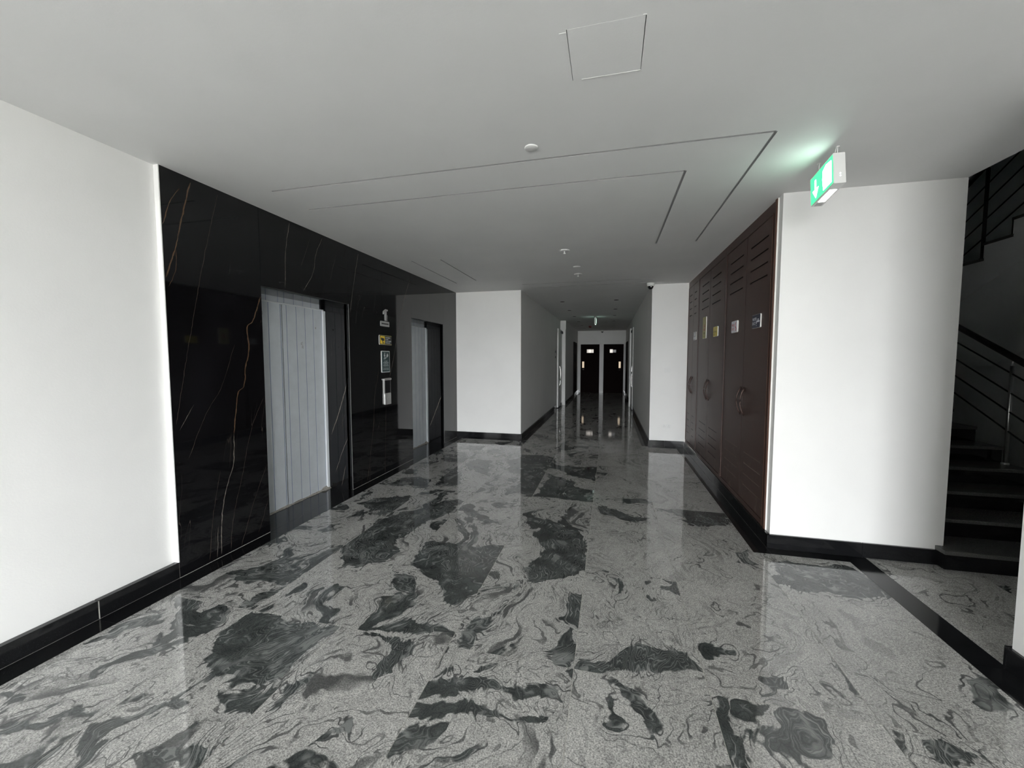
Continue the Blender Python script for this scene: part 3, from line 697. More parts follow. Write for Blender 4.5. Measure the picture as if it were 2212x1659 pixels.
# ------------------------------------------------------------------ back walls and corridor
o = box('wall_back_left', XL - .3, XC1, YB, YB + .15, 0, H, M['wall']); struct(o, 'white wall between the lift wall and the corridor', 'wall')
o = box('wall_corridor_left', XC1 - .15, XC1, YB + .15, 13.17, 0, H, M['wall']); struct(o, 'left wall of the corridor', 'wall')
o = box('wall_corridor_left_far', XC1 - .15, -1.40, 13.17, YE, 0, H, M['wall']); struct(o, 'far left wall of the corridor beyond the white doors', 'wall')
o = box('wall_back_right', XC2, XR + .1, YB, YB + .15, 0, H, M['wall']); struct(o, 'white wall with a switch and a socket right of the corridor', 'wall')
o = box('wall_corridor_right', XC2, XC2 + .15, YB + .15, YE, 0, H, M['wall']); struct(o, 'right wall of the corridor', 'wall')
o = box('wall_end', -1.8, .9, YE, YE + .15, 0, H, M['wall']); struct(o, 'end wall of the corridor with two dark doors', 'wall')

def skirting(name, label, runs):
    """runs: (x0,x1,y0,y1) boxes"""
    b = thing(name, (runs[0][0], runs[0][2], 0), label, 'skirting', None, ST)
    for r in runs: box('skirting_tile', *r, 0, SK, M['granite_black'], b, .002)
    return b
g = .001
skirting('baseboard_back_left', 'black granite skirting under the white wall beside the lifts',
         [(XL, -2.42 - g, YB - .02, YB), (-2.42 + g, -1.95 - g, YB - .02, YB), (-1.95 + g, XC1 + .02, YB - .02, YB)])
skirting('baseboard_corridor_left', 'black granite skirting along the left corridor wall',
         [(XC1, XC1 + .02, YB + g, 9.3), (XC1, XC1 + .02, 9.3 + 2 * g, 12.0), (-1.40, -1.38, 13.18, YE - .02)])
skirting('baseboard_back_right', 'black granite skirting under the socket right of the corridor',
         [(XC2 - .02, .93 - g, YB - .02, YB), (.93 + g, XR - .02, YB - .02, YB)])
skirting('baseboard_corridor_right', 'black granite skirting along the right corridor wall',
         [(XC2 - .02, XC2, YB + g, 9.3), (XC2 - .02, XC2, 9.3 + 2 * g, 12.9), (XC2 - .02, XC2, 13.2, YE - .02)])
skirting('baseboard_end', 'black granite skirting beside the doors at the corridor end',
         [(-1.38, -1.28, YE - .02, YE), (.60, .66, YE - .02, YE)])
o = box('trim_2', -.44, -.27, YE - .03, YE, 0, .085, M['white'], None, .004); struct(o, 'skirting piece between the two end doors, coloured white for its reflection', 'trim')  # white colour stands for light reflecting off the skirting here

# ------------------------------------------------------------------ right side walls
# wall behind the cupboards with a painted strip at its near end
o = box('wall_right', XR + .004, XR + .40, YC, YC + .07, 0, H, M['wall']); struct(o, 'painted edge of the wall beside the brown cupboards', 'wall')
o = box('wall_right_face', XR + .40, XP, YC, YC + .15, 0, H, M['wall']); struct(o, 'white wall below the exit sign facing the lobby', 'wall')
o = box('wall_duct', XR + .25, XR + .40, YC + .07, YB, 0, H, M['wall']); struct(o, 'masonry behind the service duct cupboards', 'wall')
o = boxes('wall_near_right', [(XW, XW + .16, YREAR, -3.7, 0, H), (XW, XW + .16, -2.55, YW, 0, H), (XW, XW + .16, -3.7, -2.55, 2.53, H)], M['wall']); struct(o, 'white wall end at the right edge of the picture', 'wall')
skirting('baseboard_near_right', 'black granite skirting on the wall end at the right edge', [(XW - .018, XW, YREAR, -3.7), (XW - .018, XW, -2.55, YW), (XW - .018, XW + .16, YW + g, YW + .018)])
skirting('baseboard_right', 'black granite skirting below the brown cupboards',
         [(XR - .02, XR, YC - .018, 3.72 - g), (XR - .02, XR, 3.72 + g, 5.1 - g), (XR - .02, XR, 5.1 + g, 6.3 - g), (XR - .02, XR, 6.3 + g, YB - .021)])
skirting('baseboard_right_face', 'black granite skirting below the white wall near the stairs',
         [(XR - .02 , 1.88 - g, YC - .0205, YC), (1.88 + g, XP - .012, YC - .0205, YC)])

# rear of the lobby with its glazed opening to daylight (behind the photographer)
o = boxes('wall_rear', [(-3.05, -2.25, YREAR - .15, YREAR, 0, H), (1.82, 2.07, YREAR - .15, YREAR, 0, H), (-2.25, 1.82, YREAR - .15, YREAR, 2.66, H)], M['wall']); struct(o, 'wall with the glazed entrance behind the photographer', 'wall')
win = thing('window_1', (0, YREAR, 0), 'glazed entrance opening behind the photographer', 'window', None, ST)
for x in (-2.22, -.9, .45, 1.80): box('window_post', x - .025, x + .025, YREAR - .10, YREAR - .04, 0, 2.66, M['steel'], win)
box('window_rail', -2.25, 1.82, YREAR - .10, YREAR - .04, 2.62, 2.66, M['steel'], win)
gm = plain('forecourt_paving', (.25, .24, .22), .9, var=.1, vscale=2)
o = box('ground', -60, 60, -90, YREAR, -.4, -.15, gm); struct(o, 'pale forecourt outside the entrance', 'ground')
o = box('ground_side', 2.07, 60, YREAR, .44, -.4, -.15, gm); struct(o, 'pale forecourt outside the added side opening', 'ground')
win = thing('window_added', (XW, -3.1, 0), 'added side opening on the right, out of view, lighting the left wall', 'window', None, ST)  # made-up opening, added so sky light brightens the left wall
for y in (-3.68, -3.12, -2.57): box('window_post', XW + .05, XW + .11, y - .02, y + .02, 0, 2.53, M['steel'], win)

# ------------------------------------------------------------------ service duct cupboards
def fr_right(y, z, x=XR): return Frame((x, y, z), (0, -1, 0), (0, 0, 1))     # faces -X, u runs to the viewer's right
def fr_left(y, z, x=XL): return Frame((x, y, z), (0, 1, 0), (0, 0, 1))       # faces +X
ZT = [2.515, 2.408, 2.301, 2.194]; ZB = [.617, .514, .411, .306]
cab_lab = ['brown duct cupboard nearest the camera, with the navy and white signs',
           'brown duct cupboard in the middle, with the two yellow signs',
           'narrow brown duct cupboard in the far corner, with the small grey sign']
units = [(3.605, 4.995, [(3.662, 4.287, 3.76, 4.18), (4.295, 4.952, 4.392, 4.822)], 4.291),
         (5.0, 6.395, [(5.045, 5.702, 5.20, 5.588), (5.710, 6.352, 5.79, 6.165)], 5.706),
         (6.40, 7.150, [(6.445, 6.766, 6.55, 6.69), (6.774, 7.140, 6.895, 7.062)], 6.77)]
for k, (y0, y1, doors, seam) in enumerate(units):
    c = thing('duct_cupboard', (XR + .1, (y0 + y1) / 2, SK), cab_lab[k], 'cupboard', 'service duct cupboards along the right wall')
    box('back_panel', XR + .20, XR + .21, y0, y1, SK, 2.74, M['browndark'], c)
    box('top_rail', XR - .002, XR + .20, y0, y1, 2.652, 2.742, M['brown'], c)
    box('bottom_rail', XR - .002, XR + .20, y0, y1, SK + .002, SK + .045, M['brown'], c)
    ends = [(y0, doors[0][0] - .003), (doors[1][1] + .003, y1)]
    for a, b in ends: box('stile', XR - .004, XR + .20, a, b, SK + .045, 2.652, M['brown'], c)
    for j, (a, b, s0, s1) in enumerate(doors):
        fr = Frame((XR + .003, 0, 0), (0, -1, 0), (0, 0, 1))
        U = (-b, -a); z0, z1 = SK + .048, 2.649
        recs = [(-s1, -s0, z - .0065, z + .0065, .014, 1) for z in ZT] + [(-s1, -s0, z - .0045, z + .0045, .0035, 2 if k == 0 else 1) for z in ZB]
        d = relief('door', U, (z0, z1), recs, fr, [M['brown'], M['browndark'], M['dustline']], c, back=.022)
        hy = seam + (-.055 if j == 0 else .055)
        n = 12; pts = [(XR + .003 - .036 * math.sin(math.pi * i / n) ** .8, hy, .968 + .248 * i / n) for i in range(n + 1)]
        tube('handle', pts, [.0085 - .003 * math.sin(math.pi * i / n) for i in range(n + 1)], M['brown'], d, 8)
        for zz in (.968, 1.216): lathe_c = box('handle_foot', XR - .004, XR + .003, hy - .010, hy + .010, zz - .014, zz + .014, M['browndark'], d, .003)
    box('meeting_strip', XR + .006, XR + .012, seam - .004, seam + .004, SK + .05, 2.648, M['dustline'] if k == 0 else M['browndark'], c)
# moulded casing closing the run at its near end
cs = thing('door_casing', (XR, 3.59, SK), 'moulded brown casing at the near end of the duct cupboards', 'casing')
box('outer_mould', XR - .016, XR + .18, 3.572, 3.602, SK + .004, 2.742, M['brownlight'], cs, .005)
box('rebate', XR + .006, XR + .18, 3.6025, 3.6040, SK + .004, 2.742, M['browndark'], cs)
box('inner_bead', XR - .011, XR - .0045, 3.640, 3.655, SK + .004, 2.655, M['brownlight'], cs, .003)
box('caulk_line', XR - .006, XR + .01, 3.5695, 3.5715, SK + .002, 2.745, M['sidewhite'], cs)

# ------------------------------------------------------------------ signs on the cupboards
def plate(name, fr, w, h, th, face, label, cat, group, r=.012):
    s = thing(name, fr.p(0, -h / 2, 0), label, cat, group)
    prism('plate', rrect(-w / 2, w / 2, -h / 2, h / 2, r), 0.0, th, fr, M['sidewhite'], s)
    prism('face', rrect(-w / 2 + .0015, w / 2 - .0015, -h / 2 + .0015, h / 2 - .0015, r * .9), th, th + .0006, fr, face, s)
    return s
GS = 'duct signs on the brown cupboards'
def ring_poly(pts, w):   # thick polyline -> polygon
    L = []; Rr = []
    for i, (x, y) in enumerate(pts):
        a = pts[max(i - 1, 0)]; b = pts[min(i + 1, len(pts) - 1)]
        dx, dy = b[0] - a[0], b[1] - a[1]; l = math.hypot(dx, dy) or 1
        ww = w[i] if isinstance(w, (list, tuple)) else w
        L.append((x - dy / l * ww, y + dx / l * ww)); Rr.append((x + dy / l * ww, y - dx / l * ww))
    return L + Rr[::-1]
XD = XR + .003
TH = .010
f = fr_right(3.955, 1.832, XD)
s = plate('duct_sign', f, .205, .118, TH, M['navy'], 'navy sign reading WATER DUCT with a tap', 'sign', GS)
lettering([('WATER', -.088, .006, .026, .105, 'L'), ('DUCT', -.088, -.030, .026, .084, 'L')], f, TH + .0012, M['whiteprint'], s)
prism('tap_symbol', [(.010, -.010), (.014, .000), (.030, .004), (.046, .004), (.046, .014), (.038, .014), (.038, .018), (.070, .018), (.070, .014), (.060, .014), (.060, .004), (.088, .004), (.088, -.012), (.050, -.012), (.030, -.010), (.022, -.014), (.020, -.024), (.010, -.024)], TH + .0006, TH + .0014, f, M['whiteprint'], s)
prism('drop_symbol', [(.015, -.030), (.019, -.040), (.015, -.045), (.011, -.040)], TH + .0006, TH + .0014, f, M['pale'], s)
f = fr_right(4.587, 1.832, XD)
s = plate('duct_sign', f, .200, .120, TH, M['whiteprint'], 'white sign with red lettering FIRE DUCT', 'sign', GS)
lettering([('FIRE', -.080, .004, .026, .070, 'L'), ('DUCT', -.080, -.034, .026, .082, 'L')], f, TH + .0012, M['red'], s)
hp = [(.045 + .018 * math.sin(i * .9), -.045 + .011 * i) for i in range(9)]
prism('hose_symbol', ring_poly(hp, [.003, .006, .006, .006, .006, .006, .006, .005, .003]), TH + .0006, TH + .0014, f, M['red'], s)
f = fr_right(5.352, 1.834, XD)
s = plate('duct_sign', f, .205, .120, TH, M['yellow'], 'small bright yellow duct sign with dark lettering', 'sign', GS)
lettering([('ELECTRICAL', -.085, -.012, .022, .150, 'L'), ('DUCT', -.085, -.045, .022, .08, 'L')], f, TH + .0012, M['olive'], s)
prism('bolt_symbol', [(-.005, .048), (.020, .048), (.008, .034), (.022, .034), (-.010, .012), (.000, .028), (-.014, .028)], TH + .0006, TH + .0014, f, M['dullyellow'], s)
f = fr_right(5.948, 1.924, XD)
s = plate('duct_sign', f, .190, .292, TH, M['dullyellow'], 'tall dull yellow duct sign with red and dark symbols', 'sign', GS)
prism('warning_symbol', [(-.030, .005), (.050, .005), (.010, .055)], TH + .0006, TH + .0014, f, M['dull_red'], s)
prism('warning_symbol', [(-.045, -.010), (.045, -.010), (.030, -.042), (-.025, -.042)], TH + .0006, TH + .0014, f, M['dull_red'], s)
prism('round_symbol', [(.030 * math.cos(a) , -.075 + .018 * math.sin(a)) for a in [2 * math.pi * i / 14 for i in range(14)]], TH + .0006, TH + .0014, f, M['olive'], s)
lettering([('DANGER', -.060, -.122, .016, .12, 'L')], f, TH + .0012, M['olive'], s)
f = fr_right(6.575, 1.848, XD)
s = plate('duct_sign', f, .185, .122, TH, M['greyplate'], 'small grey sign with pale symbol on the far corner cupboard', 'sign', GS)
prism('drop_symbol', [(-.020, -.004), (.020, -.004), (.034, .020), (.008, .050), (-.008, .050), (-.034, .020)], TH + .0006, TH + .0014, f, M['pale'], s)
prism('text_bar', rrect(-.070, .060, -.042, -.018, .004), TH + .0006, TH + .0014, f, M['pale'], s)

# ------------------------------------------------------------------ signs on the lift wall
GL = 'signs between the lifts'
f = fr_left(4.685, 1.995)
s = thing('floor_number', f.p(0, 0, 0), 'silver floor number 1 with FLOOR lettering on the black marble', 'sign')
prism('numeral',
      [(-.006, 0), (.034, 0), (.034, .128), (.062, .128), (.066, .146), (.014, .150), (-.044, .118), (-.044, .080), (-.030, .080), (-.006, .100)], 0, .008, f, M['silver'], s)
lettering([('FLOOR', .062, .0, .018, .078, 'L')], f, .004, M['silver'], s, 'lettering', R(90))
f = fr_left(4.678, 1.953)
s = thing('name_plate', f.p(0, -.033, 0), 'small silver name plate with dark slot under the floor number', 'sign')
prism('plate', rrect(-.104, .104, -.033, .033, .010), 0, .006, f, M['silver'], s)
prism('name_strip', rrect(-.082, .082, -.007, .008, .002), .006, .0068, f, M['black'], s)
f = fr_left(4.683, 1.744)
s = thing('camera_notice', f.p(0, -.061, 0), 'black and yellow camera warning notice on the black marble', 'sign', GL)
prism('plate', rrect(-.147, .147, -.061, .061, .010), 0, .007, f, M['sidewhite'], s)
prism('face', rrect(-.146, .146, -.060, .060, .010), .007, .0076, f, M['black'], s)
prism('yellow_field', rrect(-.128, -.020, -.048, .048, .010), .0076, .0082, f, M['brightyellow'], s)
prism('camera_symbol', [(-.118, .030), (-.040, .022), (-.034, -.006), (-.062, -.014), (-.066, -.030), (-.036, -.034), (-.036, -.042), (-.076, -.042), (-.078, -.012), (-.108, -.002)], .0082, .0088, f, M['black'], s)
dz = [(-.146 + .021 * i + .003, -.146 + .021 * i + .014) for i in range(14)]
hz = boxes('hazard_dashes', [(XL + .0078, XL + .0082, 4.683 + a, 4.683 + b, 1.744 + z, 1.744 + z + .006) for a, b in dz for z in (-.058, .052)], M['yellow'], s); hz['kind'] = 'stuff'
lettering([('THIS PREMISES', -.008, .024, .015, .118, 'L'), ('IS UNDER', -.008, .002, .015, .070, 'L'), ('24 HOUR CAMERA', -.008, -.020, .015, .140, 'L'), ('SURVEILLANCE', -.008, -.042, .015, .112, 'L')], f, .0084, M['whiteprint'], s)
f = fr_left(4.676, 1.465)
s = thing('emergency_notice', f.p(0, -.139, 0), 'upright dark green stairs and fire notice on the black marble', 'sign', GL)
prism('plate', rrect(-.098, .098, -.139, .139, .008), 0, .007, f, M['sidewhite'], s)
prism('face', rrect(-.097, .097, -.138, .138, .008), .007, .0076, f, M['pale'], s)
prism('field', rrect(-.089, .089, -.130, .130, .006), .0076, .0082, f, M['teal'], s)
prism('stairs_symbol', ring_poly([(-.050, .036), (-.015, .036), (-.015, .048), (.010, .048), (.010, .060), (.040, .062)], .004), .0082, .0088, f, M['pale'], s)
prism('person_symbol', [(-.040, .044), (-.028, .062), (-.044, .078), (-.036, .098), (-.022, .098), (-.010, .080), (-.018, .066), (-.012, .044), (-.022, .044), (-.028, .058), (-.032, .044)], .0082, .0088, f, M['pale'], s)
prism('head_symbol', [(-.024 + .009 * math.cos(a), .109 + .009 * math.sin(a)) for a in [2 * math.pi * i / 10 for i in range(10)]], .0082, .0088, f, M['pale'], s)
prism('flame_symbol', [(.018, .066), (.052, .066), (.060, .082), (.050, .104), (.044, .092), (.034, .112), (.026, .092), (.016, .084)], .0082, .0088, f, M['pale'], s)
lettering([('IN CASE', 0, .000, .015, .070, 'C'), ('OF EMERGENCY', 0, -.020, .015, .140, 'C'), ('DO NOT USE', 0, -.040, .015, .105, 'C'), ('THE ELEVATOR', 0, -.060, .015, .13, 'C'), ('USE THE STAIRS', 0, -.105, .015, .135, 'C')], f, .0084, M['pale'], s)
prism('divider', rrect(-.070, .070, -.080, -.078, .0009), .0082, .0088, f, M['pale'], s)
f = fr_left(4.698, 1.075)
s = thing('call_panel', f.p(0, -.17, 0), 'steel lift call panel with a black display above the button plate', 'call panel')
prism('housing', rrect(-.077, .077, -.170, .165, .010), 0, .012, f, M['steel'], s)
prism('cap', [(-.080, .150), (.080, .150), (.086, .164), (.070, .176), (-.070, .176), (-.080, .168)], 0, .022, f, M['steel'], s)
prism('display', rrect(-.060, .070, -.020, .146, .004), .012, .0128, f, M['smoke'], s)
d = prism('button_plate', rrect(-.072, .077, -.170, -.022, .006), .012, .017, f, M['steel'], s)
prism('call_button', [(.004 + .017 * math.cos(a), -.095 + .017 * math.sin(a)) for a in [2 * math.pi * i / 16 for i in range(16)]], .017, .019, f, M['silver'], d)

# ------------------------------------------------------------------ switch and socket on the white wall
f = Frame((.949, YB, 1.313), (1, 0, 0), (0, 0, 1))
s = thing('light_switch', (.949, YB, 1.27), 'single white light switch plate on the wall right of the corridor', 'switch')
prism('plate', rrect(-.047, .047, -.045, .045, .006), 0, .009, f, M['white'], s)
prism('rocker', rrect(-.018, .018, -.030, .030, .002), .009, .013, f, M['white'], s)
f = Frame((.956, YB, .355), (1, 0, 0), (0, 0, 1))
s = thing('power_socket', (.956, YB, .315), 'double white power socket low on the wall right of the corridor', 'socket')
prism('plate', rrect(-.073, .073, -.040, .040, .006), 0, .009, f, M['white'], s)
for sx in (-.036, .036):
    for (dx, dz, w, h) in ((0, .014, .004, .007), (-.011, -.008, .006, .004), (.011, -.008, .006, .004)):
        prism('pin_hole', rrect(sx + dx - w / 2, sx + dx + w / 2, dz - h / 2, dz + h / 2, .0005), .009, .0096, f, M['tubegrey'], s)
    prism('rocker', rrect(sx * .35 - .007, sx * .35 + .007, .020, .034, .002), .009, .012, f, M['white'], s)

# ------------------------------------------------------------------ ceiling fittings
s = thing('cover_disc', (-.469, 2.408, H), 'flat white cover disc on the ceiling in front of the grooves', 'cover plate')
lathe('disc', [(0.0001, -.007), (.036, -.007), (.041, -.004), (.041, 0)], (-.469, 2.408, H), M['white'], s)
def sprinkler(x, y, r, label, nub=True):
    s = thing('sprinkler', (x, y, H), label, 'sprinkler', 'white sprinklers along the ceiling centre line')
    lathe('rosette', [(.0001, -.012), (r * .75, -.010), (r, -.003), (r, 0)], (x, y, H), M['white'], s)
    if nub:
        lathe('head', [(.0001, -.042), (.014, -.040), (.016, -.034), (.006, -.032), (.008, -.012), (.010, -.009)], (x, y, H), M['white'], s, 14)
sprinkler(-.526, 4.706, .062, 'white ceiling sprinkler with a hanging head, nearest of the row')
sprinkler(-.451, 5.558, .050, 'flat white sprinkler cover, middle of the ceiling row', False)
sprinkler(-.469, 6.041, .060, 'white ceiling sprinkler with a head, farthest of the row')
def dome_camera(c, k, label):
    s = thing('dome_camera', c, label, 'security camera', 'dome security cameras')
    lathe('base', [(.0001, 0), (.060 * k, 0), (.062 * k, -.012 * k), (.060 * k, -.040 * k), (.052 * k, -.052 * k), (.045 * k, -.054 * k)], c, M['white'], s)
    lathe('dome', [(.046 * k, -.050 * k), (.045 * k, -.066 * k), (.036 * k, -.088 * k), (.020 * k, -.101 * k), (.0001, -.105 * k)], c, M['smoke'], s)
    lathe('lens', [(.0001, -.074 * k), (.013 * k, -.072 * k), (.013 * k, -.060 * k)], (c[0] + .004, c[1] - .047 * k, c[2]), M['white'], s, 12)
dome_camera((.640, 7.03, H), 1.0, 'white dome camera on the ceiling at the corridor corner')
dome_camera((-.33, YE - .10, H), .95, 'tiny dark dome camera at the far end of the corridor')
k = 0
for y in (8.82, 10.39, 11.9, 13.57, 15.2, 16.8):
    for x in (-1.02, .12):
        s = thing('downlight', (x, y, H), ('unlit recessed downlight, %s from the lobby on the %s side of the corridor' % (('first', 'second', 'third', 'fourth', 'fifth', 'sixth')[k // 2], 'left' if k % 2 == 0 else 'right')), 'downlight', 'unlit corridor downlights')
        lathe('trim_ring', [(.050, -.001), (.050, -.005), (.057, -.004), (.059, 0)], (x, y, H), M['ceil'], s, 20)
        lathe('lamp_recess', [(.0001, -.0052), (.052, -.0055)], (x, y, H), M['lampblack'], s, 20)
        k += 1
s = thing('fire_beacon', (-.731, 15.49, H), 'small red alarm beacon on the corridor ceiling', 'alarm')
lathe('beacon', [(.0001, -.075), (.04, -.068), (.052, -.045), (.052, -.028)], (-.731, 15.49, H), M['redlamp'], s, 16)
lathe('base', [(.052, -.028), (.058, -.026), (.058, 0)], (-.731, 15.49, H), M['redlamp'], s, 16)

# ------------------------------------------------------------------ exit signs
def exit_sign(c, L, hh, th, tilt, drop, label, detail=True):
    mw = M['exit_white'] if detail else M['exit_far']
    """hangs from the ceiling, long side along Y; c = centre of box top"""
    s = thing('exit_sign', (c[0], c[1], H), label, 'exit sign', 'lit exit signs hanging from the ceiling')
    rot = Matrix.Translation(Vector(c)) @ Matrix.Rotation(tilt, 4, 'X') @ Matrix.Translation(-Vector(c))
    objs = []
    x0, x1 = c[0] - th / 2, c[0] + th / 2; y0, y1 = c[1] - L / 2, c[1] + L / 2; z1 = c[2]; z0 = c[2] - hh
    objs.append(box('housing', x0, x1, y0, y1, z0, z1, M['white'], s, .002))
    for sx, xx in (((-1, x0),) if detail else ((-1, x0), (1, x1))):
        fr = Frame((xx, c[1], (z0 + z1) / 2), (0, sx, 0), (0, 0, 1))
        fa = prism('lit_face', rrect(-L / 2 + .004, L / 2 - .004, -hh / 2 + .008, hh / 2 - .008, .003), 0, .0012, fr, M['exit_green'] if detail else M['exit_green_far'], s); objs.append(fa)
        m = 1 if sx < 0 else -1
        # running figure in a doorway, and an arrow pointing down
        q = [(.020, -.070), (.115, -.070), (.118, .060), (.060, .070), (.022, .052), (.014, 0)]
        objs.append(prism('doorway_figure', [(a * m, b) for a, b in q], .0012, .0020, fr, mw, s))
        q = [(-.062, .050), (-.078, .050), (-.078, -.010), (-.108, -.010), (-.070, -.068), (-.034, -.010), (-.062, -.010)]
        objs.append(prism('down_arrow', [(a * m, b) for a, b in q], .0012, .0020, fr, mw, s))
    fr = Frame((c[0], c[1], z0), (0, 1, 0), (1, 0, 0))
    objs.append(prism('down_light', rrect(-.065, .075, -th * .30, th * .30, .003), 0, .0012, fr, M['exit_down'] if detail else mw, s))
    if detail:
        objs.append(boxes('vent_slots', [(x0 + .012, x1 - .012, y1 - .045 + i * .009, y1 - .041 + i * .009, z0 - .0008, z0 + .001) for i in range(4)], M['greyplate'], s))
        fe = Frame((c[0], y0, (z0 + z1) / 2), (1, 0, 0), (0, 0, 1))
        for dz in (-.034, -.049):
            objs.append(prism('indicator', [(.003 + .0035 * math.cos(a), dz + .0035 * math.sin(a)) for a in [2 * math.pi * i / 10 for i in range(10)]], 0, .0012, fe, M['led'], s))
    b = base_of(s)
    for o in objs: o.data.transform(Matrix.Translation(-b) @ rot @ Matrix.Translation(b))
    for yy in (y0 + .03, y1 - .03):
        zt = (rot @ Vector((c[0], yy, z1))).z
        tube('rod', [(c[0] + .004, yy, zt - .002), (c[0] + .004, yy, H)], .0035, M['white'], s, 8)
        lathe('rod_foot', [(.0001, -.004), (.012, -.003), (.012, 0)], (c[0] + .004, yy, H), M['white'], s, 12)
    if detail: tube('cable', [(c[0] - .012, y0 + .02, c[2] - .004), (c[0] - .016, y0 + .015, c[2] + .02), (c[0] - .006, y0 + .02, H)], .002, M['white'], s, 6)
exit_sign((1.284, 2.930, 2.685), .272, .186, .062, R(-8.2), .05, 'green and white lit exit sign hanging beside the brown cupboards')
exit_sign((-.425, 12.2, 2.715), .30, .19, .05, 0, .03, 'small bright exit sign seen edge-on far down the corridor', False)

# ------------------------------------------------------------------ corridor doors
def end_door(x0, x1, label, inner):
    d = thing('door_1', (x0, YE, 0), label, 'door', None, ST)
    y = YE - .012
    box('door_leaf', x0 + .05, x1 - .05, y - .02, y + .02, .0008, 2.10, M['doordark'], d)
    boxes('door_frame', [(x0, x0 + .05, y - .03, y + .01, 0, 2.15), (x1 - .05, x1, y - .03, y + .01, 0, 2.15), (x0, x1, y - .03, y + .01, 2.10, 2.15)], M['doordark'], d)
    cx = (x0 + x1) / 2
    return d, y, cx
d, y, cx = end_door(-1.262, -.442, 'dark door on the left at the corridor end, lit window strips', -1)
for a, b in ((cx - .135, cx - .105), (cx - .085, cx + .075), (cx + .095, cx + .150)): box('window_pane', a, b, y - .024, y - .019, 1.775, 1.925, M['daypane'], d)
box('vision_panel', -1.190, -1.105, y - .024, y - .019, 1.105, 1.385, M['warmpane'], d)
tube('lever', [(-1.17, y - .022, 1.03), (-1.17, y - .06, 1.03), (-1.10, y - .06, 1.03)], .010, M['steel'], d, 8)
d, y, cx = end_door(-.262, .588, 'dark door on the right at the corridor end, half lit window', 1)
d.name = 'door_2'
box('window_pane', .005, .128, y - .024, y - .019, 1.775, 1.925, M['daypane'], d)
box('window_pane', .135, .270, y - .024, y - .019, 1.785, 1.905, M['dimpane'], d)
box('vision_panel', .390, .475, y - .024, y - .019, 1.105, 1.385, M['warmpane'], d)
tube('lever', [(.455, y - .022, 1.03), (.455, y - .06, 1.03), (.385, y - .06, 1.03)], .010, M['steel'], d, 8)
# dark side door on the left wall near the end
d = thing('door_3', (-1.40, 16.9, 0), 'dark side door in the left corridor wall near the end', 'door', None, ST)
box('door_leaf', -1.41, -1.385, 16.1, 17.3, .0, 2.12, M['doordark'], d)
boxes('door_frame', [(-1.41, -1.37, 16.02, 16.1, 0, 2.18), (-1.41, -1.37, 17.3, 17.38, 0, 2.18), (-1.41, -1.37, 16.02, 17.38, 2.12, 2.18)], M['doordark'], d)
d = thing('door_4', (XC2, 16.3, 0), 'dark side door in the right corridor wall near the end', 'door', None, ST)
box('door_leaf', XC2 - .012, XC2 + .01, 16.2, 17.3, .0, 2.12, M['doordark'], d)
boxes('door_frame', [(XC2 - .03, XC2 + .01, 16.1, 16.2, 0, 2.18), (XC2 - .03, XC2 + .01, 17.3, 17.4, 0, 2.18), (XC2 - .03, XC2 + .01, 16.1, 17.4, 2.12, 2.18)], M['doordark'], d)
# white corridor doors standing open against both walls
def open_door(name, xw, s, label):
    """s = +1: on the left wall opening into the corridor"""
    d = thing(name, (xw, 13.1, 0), label, 'door', None, ST)
    boxes('door_frame', [(min(xw, xw + s * .185), max(xw, xw + s * .185), 13.05, 13.17, 0, 2.45)], M['wall'], d)
    lf = box('door_leaf', xw + s * .03, xw + s * .075, 12.12, 13.045, .02, 2.42, M['wall'], d, .002)
    n = 10; xx = xw + s * .075
    pts = [(xx + s * .05 * min(1, 4 * min(i, n - i) / n), 12.30, .62 + .72 * i / n) for i in range(n + 1)]
    tube('pull_handle', pts, .016, M['steel'], lf, 8)
    box('door_closer', xx, xx + s * .05, 12.6, 12.9, 2.30, 2.37, M['tubegrey'], lf)
    box('kick_bolt', xx, xx + s * .03, 12.7, 12.78, .02, .10, M['tubegrey'], lf)
    return d
open_door('door_5', XC1, 1, 'white corridor door leaf standing open on the left')
open_door('door_6', XC2, -.42, 'white corridor door leaf standing open on the right')
s = thing('wall_buttons', (XC1, 11.9, 1.5), 'two small dark buttons on the left corridor wall', 'button')
for zz in (1.52, 1.68): box('button', XC1, XC1 + .02, 11.86, 11.96, zz, zz + .07, M['black'], s, .004)

